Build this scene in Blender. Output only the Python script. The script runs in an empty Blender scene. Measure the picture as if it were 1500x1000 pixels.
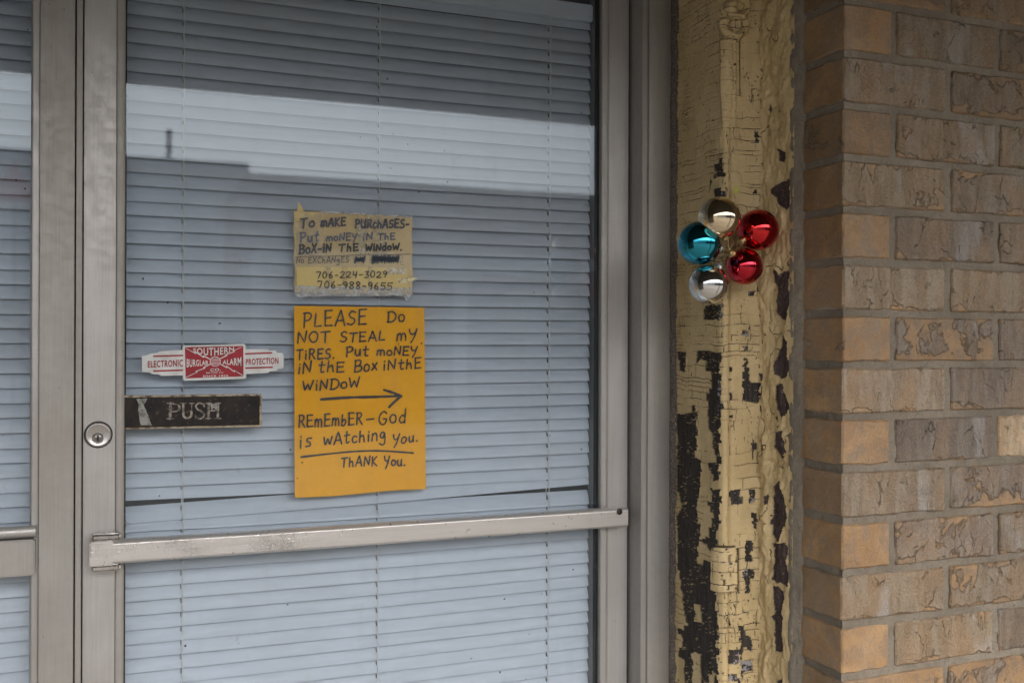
import bpy, bmesh, math, random
import numpy as np
from mathutils import Vector, Matrix
R = math.radians
sc = bpy.context.scene
COL = sc.collection

# ------------------------------------------------------------------ camera, sky, sun, exposure
EYE = 1.5                      # camera height above the pavement
YAW, ROLL, FPX = 21.5, 0.2, 1458.3
cam_d = bpy.data.cameras.new('camera'); cam = bpy.data.objects.new('camera', cam_d); COL.objects.link(cam)
cam_d.sensor_width = 36; cam_d.lens = 35; cam_d.clip_start = 0.05; cam_d.clip_end = 2000
cam.matrix_world = (Matrix.Translation((0, 0, EYE)) @ Matrix.Rotation(R(-YAW), 4, 'Z')
                    @ Matrix.Rotation(R(90), 4, 'X') @ Matrix.Rotation(R(ROLL), 4, 'Z'))
cam_d.dof.use_dof = True; cam_d.dof.focus_distance = 1.45; cam_d.dof.aperture_fstop = 4.8
sc.camera = cam

SUN_EL, SUN_AZ = 48, 172       # sun veiled by thin cloud, high over the street behind the camera; the canopy keeps it off the wall
w = bpy.data.worlds.new('World'); sc.world = w; w.use_nodes = True
nt = w.node_tree; nt.nodes.clear()
wo = nt.nodes.new('ShaderNodeOutputWorld'); wb = nt.nodes.new('ShaderNodeBackground')
sky = nt.nodes.new('ShaderNodeTexSky'); sky.sky_type = 'NISHITA'; sky.sun_disc = False
sky.sun_elevation = R(SUN_EL); sky.sun_rotation = R(SUN_AZ)
sky.air_density = 1.0; sky.dust_density = 6.0; sky.ozone_density = 1.0; sky.altitude = 100
hs = nt.nodes.new('ShaderNodeHueSaturation'); hs.inputs['Saturation'].default_value = 0.5
nt.links.new(sky.outputs[0], hs.inputs['Color']); nt.links.new(hs.outputs[0], wb.inputs[0])
wb.inputs[1].default_value = 0.12
nt.links.new(wb.outputs[0], wo.inputs[0])
sd = bpy.data.lights.new('sun', 'SUN'); sd.energy = 0.5; sd.angle = R(20); sd.color = (1, .96, .9)
so = bpy.data.objects.new('sun', sd); COL.objects.link(so)
_d = Vector((math.sin(R(SUN_AZ)) * math.cos(R(SUN_EL)), math.cos(R(SUN_AZ)) * math.cos(R(SUN_EL)), math.sin(R(SUN_EL))))
so.rotation_euler = _d.to_track_quat('Z', 'Y').to_euler()
vs = sc.view_settings
vs.view_transform = 'Standard'; vs.look = 'None'; vs.exposure = 1.95; vs.gamma = 1; vs.use_curve_mapping = False
sc.render.engine = 'CYCLES'
sc.cycles.max_bounces = 10; sc.cycles.diffuse_bounces = 5; sc.cycles.glossy_bounces = 5; sc.cycles.transparent_max_bounces = 12

# ------------------------------------------------------------------ measuring: photograph pixel <-> point on a vertical plane y = Y
_st, _ct = math.sin(R(YAW)), math.cos(R(YAW))
_sr, _cr = math.sin(R(ROLL)), math.cos(R(ROLL))
def P(px, py, Y):
    a, b = px - 750, 500 - py
    u = (a * _cr - b * _sr) / FPX; v = (a * _sr + b * _cr) / FPX
    dx, dy = _st + u * _ct, _ct - u * _st
    t = Y / dy
    return Vector((dx * t, Y, EYE + v * t))
def PX(px, Y): return P(px, 500, Y).x
def pix(x, y, z):                                 # numpy-friendly inverse, used to read patches off the post
    dep = x * _st + y * _ct; uu = (x * _ct - y * _st) / dep * FPX; vv = (z - EYE) / dep * FPX
    return 750 + uu * _cr + vv * _sr, 500 - (-uu * _sr + vv * _cr)

# ------------------------------------------------------------------ mesh helpers
rnd = random.Random(7)
class MB:
    def __init__(s): s.v = []; s.f = []
    def add(s, vs_, fs_):
        o = len(s.v); s.v += [tuple(v) for v in vs_]; s.f += [tuple(i + o for i in f) for f in fs_]
    def box(s, x0, x1, y0, y1, z0, z1):
        s.add([(x0,y0,z0),(x1,y0,z0),(x1,y1,z0),(x0,y1,z0),(x0,y0,z1),(x1,y0,z1),(x1,y1,z1),(x0,y1,z1)],
              [(0,3,2,1),(4,5,6,7),(0,1,5,4),(1,2,6,5),(2,3,7,6),(3,0,4,7)])
    def prism(s, prof, z0, z1):                   # plan outline (x, y), counter-clockwise, extruded up
        n = len(prof)
        s.add([(x,y,z0) for x,y in prof] + [(x,y,z1) for x,y in prof],
              [(i,(i+1)%n,(i+1)%n+n,i+n) for i in range(n)] + [tuple(range(n-1,-1,-1)), tuple(range(n,2*n))])
    def tube(s, pts, r, n=8, cap=True):
        rings = []
        for i, p in enumerate(pts):
            p = Vector(p); a = Vector(pts[max(i-1,0)]); b = Vector(pts[min(i+1,len(pts)-1)])
            d = (b - a).normalized(); t = Vector((0,0,1)) if abs(d.z) < .9 else Vector((1,0,0))
            e1 = d.cross(t).normalized(); e2 = d.cross(e1)
            rr = r[i] if isinstance(r, (list, tuple)) else r
            rings.append([p + (e1*math.cos(k*2*math.pi/n) + e2*math.sin(k*2*math.pi/n))*rr for k in range(n)])
        o = [v for rg in rings for v in rg]; f = []
        for i in range(len(rings)-1):
            for k in range(n): f.append((i*n+k, i*n+(k+1)%n, (i+1)*n+(k+1)%n, (i+1)*n+k))
        if cap: f += [tuple(range(n)), tuple(range((len(rings)-1)*n, len(rings)*n))[::-1]]
        s.add(o, f)
    def disc(s, c, axis, prof, n=32):             # lathe: prof = [(radius, along axis)]
        c = Vector(c); ax = Vector(axis).normalized(); t = Vector((0,0,1)) if abs(ax.z) < .9 else Vector((1,0,0))
        e1 = ax.cross(t).normalized(); e2 = ax.cross(e1); vs_ = []; f = []
        for r, h in prof:
            for k in range(n):
                a = 2*math.pi*k/n; vs_.append(c + ax*h + (e1*math.cos(a) + e2*math.sin(a))*max(r, 1e-5))
        m = len(prof)
        for i in range(m-1):
            for k in range(n): f.append((i*n+k, i*n+(k+1)%n, (i+1)*n+(k+1)%n, (i+1)*n+k))
        f.append(tuple(range(n))); f.append(tuple(range((m-1)*n, m*n))[::-1])
        s.add(vs_, f)
    def build(s, name, mat, parent=None, smooth=False, bevel=0, origin=None, seg=2):
        me = bpy.data.meshes.new(name)
        off = Vector(origin) if origin else Vector((0,0,0))
        me.from_pydata([tuple(Vector(v) - off) for v in s.v], [], s.f)
        bm = bmesh.new(); bm.from_mesh(me); bmesh.ops.recalc_face_normals(bm, faces=bm.faces)
        if bevel:
            es = [e for e in bm.edges if len(e.link_faces) == 2 and e.calc_face_angle(0) > .6]
            bmesh.ops.bevel(bm, geom=es, offset=bevel, segments=seg, affect='EDGES', clamp_overlap=True)
        if smooth or bevel:
            for f in bm.faces: f.smooth = True
            for e in bm.edges:
                if len(e.link_faces) == 2 and e.calc_face_angle(0) > R(50): e.smooth = False
        bm.to_mesh(me); bm.free()
        if mat: me.materials.append(mat)
        o = bpy.data.objects.new(name, me); COL.objects.link(o)
        if parent: o.parent = parent; o.location = off - Vector(parent.get('base', (0,0,0)))
        else: o.location = off
        return o
def empty(name, base=(0,0,0)):
    e = bpy.data.objects.new(name, None); COL.objects.link(e); e.location = base; e['base'] = list(base)
    e.empty_display_size = .05
    return e
def tag(o, label, cat, group=None):
    o['label'] = label; o['category'] = cat
    if group: o['group'] = group
    return o
def struct(o): o['kind'] = 'structure'; return o

# ------------------------------------------------------------------ numpy noise
def vnoise(x, y, seed, sx=1., sy=1.):
    rs = np.random.RandomState(seed); T = rs.rand(256, 256)
    x = np.asarray(x)*sx; y = np.asarray(y)*sy
    xi = np.floor(x).astype(int); yi = np.floor(y).astype(int); fx = x-xi; fy = y-yi
    fx = fx*fx*(3-2*fx); fy = fy*fy*(3-2*fy)
    a = T[xi & 255, yi & 255]; b = T[(xi+1) & 255, yi & 255]; c = T[xi & 255, (yi+1) & 255]; d = T[(xi+1) & 255, (yi+1) & 255]
    return (a*(1-fx)+b*fx)*(1-fy) + (c*(1-fx)+d*fx)*fy
def fbm(x, y, seed, sx, sy, o=4):
    r = 0; a = .5; t = 0
    for i in range(o): r = r + a*vnoise(x, y, seed+i, sx*2**i, sy*2**i); t += a; a *= .5
    return r/t

# ------------------------------------------------------------------ node helpers
class NM:
    def __init__(s, name):
        s.m = bpy.data.materials.new(name); s.m.use_nodes = True; s.t = s.m.node_tree; s.t.nodes.clear()
        s.out = s.t.nodes.new('ShaderNodeOutputMaterial')
    def n(s, typ, **kw):
        nd = s.t.nodes.new('ShaderNode' + typ)
        for k, v in kw.items():
            if hasattr(nd, k): setattr(nd, k, v)
        return nd
    def l(s, a, b): s.t.links.new(a, b)
    def setin(s, sock, v):
        if isinstance(v, bpy.types.NodeSocket): s.l(v, sock)
        else: sock.default_value = v
    def math(s, op, a, b=0., c=0., clamp=False):
        nd = s.n('Math', operation=op, use_clamp=clamp)
        s.setin(nd.inputs[0], a); s.setin(nd.inputs[1], b)
        if len(nd.inputs) > 2: s.setin(nd.inputs[2], c)
        return nd.outputs[0]
    def mix(s, f, a, b, blend='MIX'):
        nd = s.n('Mix', data_type='RGBA', blend_type=blend)
        s.setin(nd.inputs[0], f); s.setin(nd.inputs[6], a if isinstance(a, bpy.types.NodeSocket) else (*a, 1)); s.setin(nd.inputs[7], b if isinstance(b, bpy.types.NodeSocket) else (*b, 1))
        return nd.outputs[2]
    def ramp(s, f, lo, hi, a=0., b=1.):
        nd = s.n('MapRange'); nd.interpolation_type = 'SMOOTHSTEP'
        s.setin(nd.inputs[0], f); nd.inputs[1].default_value = lo; nd.inputs[2].default_value = hi; nd.inputs[3].default_value = a; nd.inputs[4].default_value = b
        return nd.outputs[0]
    def coord(s, scale=(1,1,1), rand=False, world=False):
        tc = s.n('TexCoord'); v = tc.outputs['Object']
        if world: v = s.n('NewGeometry').outputs['Position']
        if rand:
            oi = s.n('ObjectInfo'); vm = s.n('VectorMath', operation='SCALE'); vm.inputs[0].default_value = (13.1, 7.7, 19.3); s.l(oi.outputs['Random'], vm.inputs['Scale'])
            va = s.n('VectorMath', operation='ADD'); s.l(v, va.inputs[0]); s.l(vm.outputs[0], va.inputs[1]); v = va.outputs[0]
        mp = s.n('VectorMath', operation='MULTIPLY'); s.l(v, mp.inputs[0]); mp.inputs[1].default_value = scale
        return mp.outputs[0]
    def noise(s, vec, scale=5, detail=4, rough=.55, dist=0.):
        nd = s.n('TexNoise'); s.l(vec, nd.inputs['Vector']); nd.inputs['Scale'].default_value = scale
        nd.inputs['Detail'].default_value = detail; nd.inputs['Roughness'].default_value = rough; nd.inputs['Distortion'].default_value = dist
        return nd.outputs[0]
    def voro(s, vec, scale=5, feature='DISTANCE_TO_EDGE', rnd_=1.):
        nd = s.n('TexVoronoi', feature=feature); s.l(vec, nd.inputs['Vector']); nd.inputs['Scale'].default_value = scale; nd.inputs['Randomness'].default_value = rnd_
        return nd.outputs['Distance']
    def bump(s, h, dist=.001, strength=1., prev=None):
        nd = s.n('Bump'); s.l(h, nd.inputs['Height']); nd.inputs['Distance'].default_value = dist; nd.inputs['Strength'].default_value = strength
        if prev: s.l(prev, nd.inputs['Normal'])
        return nd.outputs[0]
    def bsdf(s, col, rough=.6, metal=0., normal=None, spec=.5, coat=0., coat_r=.03, trans=0.):
        b = s.n('BsdfPrincipled')
        s.setin(b.inputs['Base Color'], col if isinstance(col, bpy.types.NodeSocket) else (*col, 1))
        s.setin(b.inputs['Roughness'], rough); s.setin(b.inputs['Metallic'], metal)
        b.inputs['Specular IOR Level'].default_value = spec; b.inputs['Coat Weight'].default_value = coat; b.inputs['Coat Roughness'].default_value = coat_r
        if normal: s.l(normal, b.inputs['Normal'])
        return b.outputs[0]
    def done(s, sh): s.l(sh, s.out.inputs[0]); return s.m

def plain(name, col, rough=.7, metal=0., var=.12, scale=30, bump=0.0003, spec=.4):
    m = NM(name); c = m.coord(); n = m.noise(c, scale, 6, .6)
    f = m.ramp(n, .3, .7)
    colr = m.mix(f, tuple(x*(1-var) for x in col), tuple(min(1, x*(1+var)) for x in col))
    return m.done(m.bsdf(colr, rough, metal, m.bump(n, bump) if bump else None, spec))

# aluminium: anodised, weathered, vertical drawing lines, grime and scratches
def alu(name, col, grain=(60, 60, 1.5), rough=.42, metal=.55, wear=.25, pits=0.):
    m = NM(name); cw = m.coord(world=True); cg = m.coord(grain, world=True)
    g = m.noise(cg, 6, 4, .6); big = m.noise(cw, 3.2, 5, .6); fine = m.noise(cw, 90, 3, .6)
    c = m.mix(m.ramp(g, .3, .7), tuple(x*.95 for x in col), tuple(x*1.05 for x in col))
    c = m.mix(m.math('MULTIPLY', m.ramp(big, .48, .72), wear), c, (.16, .125, .10))
    sp = m.voro(cw, 60, 'F1'); spk = m.math('LESS_THAN', sp, .055)
    spk = m.math('MULTIPLY', spk, m.math('GREATER_THAN', m.noise(cw, 8, 2), .56))
    c = m.mix(m.math('MULTIPLY', spk, .6), c, (.07, .055, .045))
    # fine scratches
    vm = m.coord((25, 25, 210), world=True); sc_ = m.noise(vm, 1.3, 3, .5, 1.5)
    scr = m.math('MULTIPLY', m.ramp(m.math('ABSOLUTE', m.math('SUBTRACT', sc_, .5)), 0, .010, 1, 0), m.ramp(m.noise(cw, 5, 3), .58, .68))
    c = m.mix(m.math('MULTIPLY', scr, .5), c, (.09, .08, .07))
    r = m.ramp(fine, .3, .7, rough - .06, rough + .1)
    h = m.math('ADD', m.math('MULTIPLY', g, .5), m.math('MULTIPLY', fine, .5))
    nrm = m.bump(h, .00025)
    if pits:
        cp = m.coord((1, 1, 1), world=True)
        v1 = m.voro(cp, 210); cr_ = m.ramp(v1, .0, .07, 1, 0)
        msk = m.math('MULTIPLY', m.ramp(m.noise(cp, 14, 4, .6), .40, .60), m.ramp(m.noise(cp, 3.1, 2), .40, .66))
        cr_ = m.math('MULTIPLY', cr_, msk)
        dots = m.math('MULTIPLY', m.ramp(m.noise(cp, 380, 3, .7), .56, .66), m.math('MULTIPLY', msk, .6))
        cc = m.math('MAXIMUM', cr_, dots)
        c = m.mix(m.math('MULTIPLY', cc, pits), c, (.13, .10, .08))
        nrm = m.bump(cc, -.0006, 1, nrm)
    return m.done(m.bsdf(c, r, metal, nrm, .5))
ALU = alu('frame_aluminium', (.45, .437, .42))
ALU_D = alu('frame_aluminium_bronzed', (.36, .345, .32), rough=.5, metal=.45)
ALU_IN = alu('frame_aluminium_inner', (.26, .27, .28), rough=.6, metal=.3)
BAR = alu('push_bar_metal', (.60, .575, .55), grain=(1.5, 60, 60), rough=.33, metal=.6, wear=.08, pits=.6)
CYL = alu('lock_metal', (.50, .48, .46), rough=.30, metal=.9, wear=.3)
RUBBER = plain('black_rubber', (.018, .018, .018), .75)
DARKMETAL = plain('dark_bolt', (.05, .035, .028), .5, .4, .4, 200)
GAP = plain('joint_shadow_gasket', (.03, .028, .026), .8)

# ------------------------------------------------------------------ surroundings (behind the camera: seen in glass and ornaments)
GY = 1.507                                          # outer face of the glass
def concrete(name, col, joint=0):
    m = NM(name); c = m.coord(world=True); n = m.noise(c, 1.2, 6, .6); f = m.noise(c, 60, 4, .6)
    k = m.mix(m.ramp(n, .3, .7), tuple(x*.8 for x in col), tuple(x*1.12 for x in col))
    k = m.mix(m.math('MULTIPLY', m.ramp(f, .4, .7), .3), k, tuple(x*.6 for x in col))
    return m.done(m.bsdf(k, .85, 0, m.bump(f, .002), .3))
g = MB(); g.box(-60, 60, -60, 3.6, -.35, -.13); struct(g.build('ground', concrete('dirt_concrete_lot', (.17, .15, .12))))
g = MB(); g.box(-60, 60, -2.9, 1.44, -.128, -.001); g_ = struct(g.build('pavement', concrete('pavement_concrete', (.14, .128, .11)), bevel=.012))
g = MB(); g.box(-60, 60, -14, -5.2, -.1298, -.124); struct(g.build('road', concrete('road_asphalt', (.12, .113, .10))))
g = MB()
for k in range(-9, 10): g.box(k*5, k*5+2.6, -9.65, -9.53, -.1238, -.120)
struct(g.build('road_marking', plain('road_paint', (.15, .14, .12), .7)))

# porch canopy: soffit boards, fascia, steel columns; edge is 2.67 m out from the glass, 1.0 m above the eye
CE = -.36; CZ = EYE + .24*(2*GY - CE)
cano = empty('porch_canopy', (0, CE, CZ)); tag(cano, 'flat porch canopy on steel columns over the shop front, seen mirrored in the glass', 'canopy')
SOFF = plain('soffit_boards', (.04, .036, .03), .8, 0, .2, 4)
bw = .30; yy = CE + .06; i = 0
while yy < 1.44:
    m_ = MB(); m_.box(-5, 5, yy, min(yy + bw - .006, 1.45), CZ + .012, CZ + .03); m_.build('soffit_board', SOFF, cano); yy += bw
m_ = MB(); m_.box(-5, 5, CE + .02, 1.62, CZ + .032, CZ + .16); m_.build('roof_deck', plain('roof_deck', (.12, .12, .12), .9), cano)
m_ = MB(); m_.box(-5, 5, CE, CE + .018, CZ, CZ + .24); m_.build('fascia', plain('fascia_paint', (.30, .30, .29), .6), cano)
for cx in (-2.6, .482*(2*GY - CE) + .05):
    m_ = MB(); m_.box(cx - .05, cx + .05, CE + .06, CE + .16, 0.01, CZ + .012)
    for zz in (.3, .62): pass
    m_.build('column', plain('column_paint', (.13, .12, .11), .5), cano, bevel=.006)
    m_ = MB(); m_.box(cx - .09, cx + .09, CE + .02, CE + .20, 0, .0098); m_.build('base_plate', DARKMETAL, cano)

def across(name, label, x0, x1, yf, top, wall, trim, glassm, bays, colm=None):
    e = empty(name, ((x0+x1)/2, yf, -.13)); tag(e, label, 'building')
    b = MB(); b.box(x0, x1, yf - 9, yf, -.128, top - .35); b.build('wall', wall, e)
    b = MB(); b.box(x0 - .1, x1 + .1, yf - 9.1, yf + .12, top - .348, top); b.build('parapet', trim, e, bevel=.02)
    wd = (x1 - x0)/bays
    for k in range(bays):
        c = x0 + wd*(k + .5)
        b = MB(); b.box(c - wd*.36, c + wd*.36, yf + .003, yf + .06, .55, 2.75)
        f = b.build('window', trim, e)
        b = MB()
        for q in (-1, 0, 1): b.box(c + q*wd*.235 - wd*.105, c + q*wd*.235 + wd*.105, yf + .062, yf + .075, .65, 2.65)
        p_ = b.build('pane', glassm, f)
        if colm:
            b = MB(); b.box(x0 + wd*k - .12, x0 + wd*k + .12, yf + 1.5, yf + 1.74, -.128, 2.98); b.build('column', colm, e)
    if colm:
        b = MB(); b.box(x0, x1, yf + .13, yf + 1.9, 3.0, 3.45); b.build('awning', colm, e, bevel=.03)
    return e
DG = plain('shop_window_dark', (.05, .06, .07), .1, 0, .2, 3, 0)
BA = across('brick_shop_building', 'low brown building with pale awning across the street, mirrored in the door glass',
       .1177*23, 34, -20, EYE + .163*23, plain('brown_brick_far', (.14, .10, .085), .85, 0, .25, 6), plain('brown_trim', (.13, .10, .09), .7), DG, 7,
       plain('pale_column_paint', (.62, .62, .60), .6))
BB = across('grey_block_building', 'pale grey flat building farther off, mirrored at the left of the door glass',
       -26, 3.3, -26, EYE + .173*29, plain('grey_stucco_far', (.80, .80, .78), .85, 0, .1, 2), plain('grey_trim', (.62, .62, .60), .7), DG, 6)
b = MB(); b.tube([(.0437*29, -26.4, EYE + 4.98), (.0437*29, -26.4, EYE + 5.9)], .085, 10)
b.build('vent_pipe', plain('vent_dark', (.06, .06, .06), .6), BB)

# triangular road sign on a pole, its red face mirrored in the sidelight
sg = empty('road_sign', (-1.36, -12, -.13)); tag(sg, 'red triangular road sign on a pole across the street, mirrored in the sidelight', 'road sign')
b = MB(); b.tube([(-1.36, -12.06, -.12), (-1.36, -12.06, 3.95)], .03, 8); b.build('pole', DARKMETAL, sg)
def tri(r, y): return [(-1.36 + r*math.sin(a), y, 3.55 + r*math.cos(a)) for a in (0, 2*math.pi/3, 4*math.pi/3)]
b = MB(); b.add(tri(.36, -12.0) + tri(.36, -12.02), [(0,1,2),(5,4,3),(0,3,4,1),(1,4,5,2),(2,5,3,0)]); b.build('sign_plate', plain('sign_red', (.62, .03, .03), .4, 0, .1, 20), sg)
# wing wall that closes the porch at its left end (beyond the photo's edge)
wg = empty('wing_wall', (-2.2, 0, 0)); tag(wg, 'dark painted side wall closing the left end of the porch, outside the photo', 'wall')
b = MB(); b.box(-2.3, -2.1, CE + .2, 1.44, .001, CZ + .010); b.build('wall_panel', plain('dark_wall_paint', (.07, .06, .05), .8), wg)
b = MB(); b.box(-2.32, -2.08, CE + .17, CE + .1985, .001, CZ + .010); b.build('end_trim', DARKMETAL, wg)
# dark shop interior
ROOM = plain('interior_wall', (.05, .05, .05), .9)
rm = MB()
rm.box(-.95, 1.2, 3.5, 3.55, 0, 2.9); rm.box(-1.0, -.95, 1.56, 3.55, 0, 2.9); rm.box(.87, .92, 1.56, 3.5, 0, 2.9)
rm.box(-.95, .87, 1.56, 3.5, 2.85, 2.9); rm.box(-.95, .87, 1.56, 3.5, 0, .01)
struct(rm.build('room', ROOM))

# ------------------------------------------------------------------ glass
def glass_mat(name):
    m = NM(name); lw = m.n('LayerWeight'); lw.inputs['Blend'].default_value = .5
    f5 = m.math('POWER', lw.outputs['Facing'], 4.)
    F = m.math('MULTIPLY_ADD', f5, .86, .060)
    geo = m.n('NewGeometry'); F = m.math('MULTIPLY', F, m.math('SUBTRACT', 1., geo.outputs['Backfacing']))
    sepn = m.n('SeparateXYZ'); m.l(geo.outputs['Normal'], sepn.inputs[0])
    F = m.math('MULTIPLY', F, m.math('LESS_THAN', sepn.outputs[1], -.5))
    tr = m.n('BsdfTransparent'); tr.inputs[0].default_value = (.95, .965, .98, 1)
    gl = m.n('BsdfGlossy'); gl.inputs['Roughness'].default_value = .012; gl.inputs[0].default_value = (.78, .90, 1.0, 1)
    c = m.coord(world=True)
    wv = m.noise(c, 3.0, 1, .4); m.l(m.bump(wv, .0008, .35), gl.inputs['Normal'])
    mx = m.n('MixShader'); m.l(F, mx.inputs[0]); m.l(tr.outputs[0], mx.inputs[1]); m.l(gl.outputs[0], mx.inputs[2])
    # dust film, drips and fly specks
    cs = m.coord((14, 14, 3), world=True)
    dirt = m.math('MULTIPLY', m.ramp(m.noise(cs, 1.6, 6, .65), .5, .8), .05)
    sm = m.math('MULTIPLY', m.ramp(m.noise(c, 22, 5, .7), .62, .76), m.math('MULTIPLY', m.ramp(m.noise(c, 3.3, 2), .56, .66), .16))
    dirt = m.math('ADD', m.math('ADD', dirt, sm), .006)
    sv = m.voro(c, 34, 'F1'); spk = m.math('MULTIPLY', m.math('LESS_THAN', sv, m.math('MULTIPLY', m.noise(c, 70, 2), .10)), m.math('GREATER_THAN', m.noise(c, 6, 2), .53))
    dif = m.n('BsdfDiffuse'); m.setin(dif.inputs[0], m.mix(spk, (.55, .55, .53), (.10, .08, .06)))
    fr = m.math('MAXIMUM', dirt, m.math('MULTIPLY', spk, .75)); fr = m.math('MULTIPLY', fr, m.math('LESS_THAN', sepn.outputs[1], -.5))
    m2 = m.n('MixShader'); m.l(fr, m2.inputs[0]); m.l(mx.outputs[0], m2.inputs[1]); m.l(dif.outputs[0], m2.inputs[2])
    return m.done(m2.outputs[0])
GLASS = glass_mat('window_glass')

# ------------------------------------------------------------------ door and frame
YS = 1.494                                           # front of the stiles
YM = 1.486                                           # front of the centre mullion
YF = 1.454                                           # front of the jamb frame
ZB, ZT = .10, EYE + .60
frame = empty('shop_front_frame', (0, YF, 0)); tag(frame, 'weathered aluminium shop front frame with mullion and jamb round the glass door', 'door frame')
def bar(name, x0, x1, y0, y1, z0, z1, mat, parent, bevel=.0012):
    b = MB(); b.box(x0, x1, y0, y1, z0, z1); return b.build(name, mat, parent, bevel=bevel)
xm0, xm1 = PX(57.5, YM), PX(108.5, YM)
bar('mullion', xm0, xm1, YM, 1.56, 0.002, CZ - .001, ALU_D, frame)
bar('mullion_groove', xm1 - .002, PX(112, YS) + .001, YS + .006, 1.555, 0.003, CZ - .002, GAP, frame, 0)
bar('door_stop', PX(111, YM), PX(119.7, YM), YM + .002, YS + .02, 0.002, CZ - .003, ALU_D, frame)
bar('door_gap', PX(119.7, YM) - .001, PX(122.2, YS) + .001, YS + .008, 1.55, 0.004, CZ - .004, GAP, frame, 0)
xr = .8033; xo = PX(983, YF)
jb = MB(); jb.prism([(xr, YF), (PX(946.5, YF), YF), (PX(946.5, YF) + .0003, YF + .005), (PX(949.6, YF), YF + .005), (PX(949.9, YF), YF + .0007),
                     (PX(958, YF), YF - .0004), (xo - .004, YF), (xo, YF + .003), (xo, 1.56), (xr, 1.56)], 0.002, CZ - .001)
jb.build('jamb', ALU_D, frame, bevel=.0007)
bar('jamb_gap', PX(920, YS) - .002, xr - .0005, YS + .004, 1.55, 0.004, CZ - .004, GAP, frame, 0)
# head above the door and sidelight, sill
bar('head', -.86, xr - .001, YM + .004, 1.56, EYE + .72, CZ - .005, ALU_D, frame)
bar('outer_mullion', -.86, -.80, YM, 1.56, 0.002, CZ - .001, ALU_D, frame)
bar('threshold', -.86, xo, 1.442, 1.56, 0.0, .012, ALU, frame)

# sidelight: bead, rail, glass
side = empty('sidelight_window', (-.45, YS, 0)); tag(side, 'narrow fixed glass window left of the door, cut off by the photo edge', 'window')
xs1 = PX(44, YS)
bd = MB()
bd.prism([(xs1, YS + .013), (xs1, YS + .003), (xs1 + .003, YS), (xm0 - .0012, YS + .001), (xm0 - .0012, YS + .013)], 0.06, EYE + .70)
bd.build('glazing_bead', ALU, side, bevel=.0006)
zr1, zr0 = P(25, 771, YM).z, P(25, 843, YM).z
zm = P(25, 788.5, YM).z
rb = MB(); rb.prism([(-.795, YM - .006), (PX(52, YM - .006), YM - .006), (PX(52, YM - .006), YM + .02), (-.795, YM + .02)], zr0, zm - .0015)
rb.build('sidelight_rail', ALU_D, side, bevel=.002)
rt = MB(); rt.tube([(-.795, YM + .004, (zm+zr1)/2), (PX(53.5, YM), YM + .004, (zm+zr1)/2)], (zr1-zm)/2, 20)
rt.build('rail_cap', ALU, side, smooth=True)
bar('rail_channel', -.795, PX(50, YM), YM + .0, YS + .012, zm - .0012, zm + .001, GAP, side, 0)
bar('glass_pane', -.797, xs1 + .004, GY, GY + .006, .06, EYE + .70, GLASS, side, 0)
bar('bottom_rail', -.795, xm0 - .002, YS - .002, 1.56, .014, .058, ALU, side)
bar('outer_bead', -.797, -.785, YS, GY - .001, .06, EYE + .70, ALU, side)

# door
door = empty('glass_door', (.37, YS, 0)); tag(door, 'aluminium framed glass door with push bar and closed blinds behind it', 'door')
xd0 = PX(122.2, YS); xd1 = PX(169.3, YS); xb1 = .0063
bar('left_stile', xd0, xd1, YS, 1.545, .014, EYE + .70, ALU, door).name = 'stile'
b = MB(); b.prism([(xd1 + .0007, GY), (xd1 + .0007, YS + .0012), (xd1 + .002, YS + .0004), (xb1 - .002, YS + .0004), (xb1, YS + .0024), (xb1, GY)], .2, EYE + .62)
b.build('glazing_bead', ALU_D, door, bevel=.0004)
xg1 = .7493; xe0 = PX(889.5, YS); xe1 = PX(920, YS)
bar('stile', xe0 + .0009, xe1, YS, 1.545, .014, EYE + .70, ALU, door)
b = MB(); b.prism([(xg1 + .0003, GY), (xg1 + .0003, YS + .002), (xg1 + .002, YS + .0004), (xe0, YS + .0004), (xe0, GY)], .2, EYE + .62)
b.build('glazing_bead', ALU_D, door, bevel=.0004)
bar('gasket', xg1 - .0022, xg1 + .0002, GY - .0016, GY + .012, .2, EYE + .62, RUBBER, door, 0)
bar('gasket', xb1 - .0005, xb1 + .0007, GY - .0012, GY + .012, .2, EYE + .62, RUBBER, door, 0)
bar('inner_stop', xg1 + .0004, xe0, GY + .0061, 1.545, .2, EYE + .62, ALU_IN, door, 0)
bar('inner_stop', xd1 + .001, xb1 - .001, GY + .0061, 1.545, .2, EYE + .62, ALU_IN, door, 0)
bar('top_rail', xd1 + .001, xe0, YS + .001, 1.545, EYE + .622, EYE + .70, ALU, door)
bar('bottom_rail', xd1 + .001, xe0, YS + .001, 1.545, .014, .198, ALU, door)
bar('glass_pane', xb1 - .004, xg1 + .004, GY, GY + .006, .19, EYE + .63, GLASS, door, 0)

# push bar across the door
pb = empty('push_bar', tuple(P(525, 780, YS - .03))); tag(pb, 'worn pitted metal push bar running across the whole glass door', 'push bar')
YB = 1.466                                            # front of the bar
zb_t, zb_b = P(300, 783.6, YB).z, P(300, 816.6, YB).z
xl, xrr = PX(160, YB), PX(918.5, YB + .006)
hb = (zb_t - zb_b)/2; zc = (zb_t + zb_b)/2
b = MB(); ns = 60; prof = [(YB + .022, zb_b + .002), (YB + .004, zb_b), (YB + .0005, zb_b + .0025), (YB, zb_b + .0042), (YB, zb_b + .0046), (YB, zb_t - .0052), (YB, zb_t - .0048), (YB + .0014, zb_t - .0026), (YB + .005, zb_t - .0006), (YB + .008, zb_t), (YB + .022, zb_t - .001)]
b = MB(); vs_ = []; fs_ = []
for i in range(ns + 1):
    x = xl + (xrr - xl)*i/ns
    dent = -.0012*math.exp(-((x - .25)/.12)**2)
    for (y, z) in prof: vs_.append((x, y, z + dent*.4))
npf = len(prof)
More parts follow.
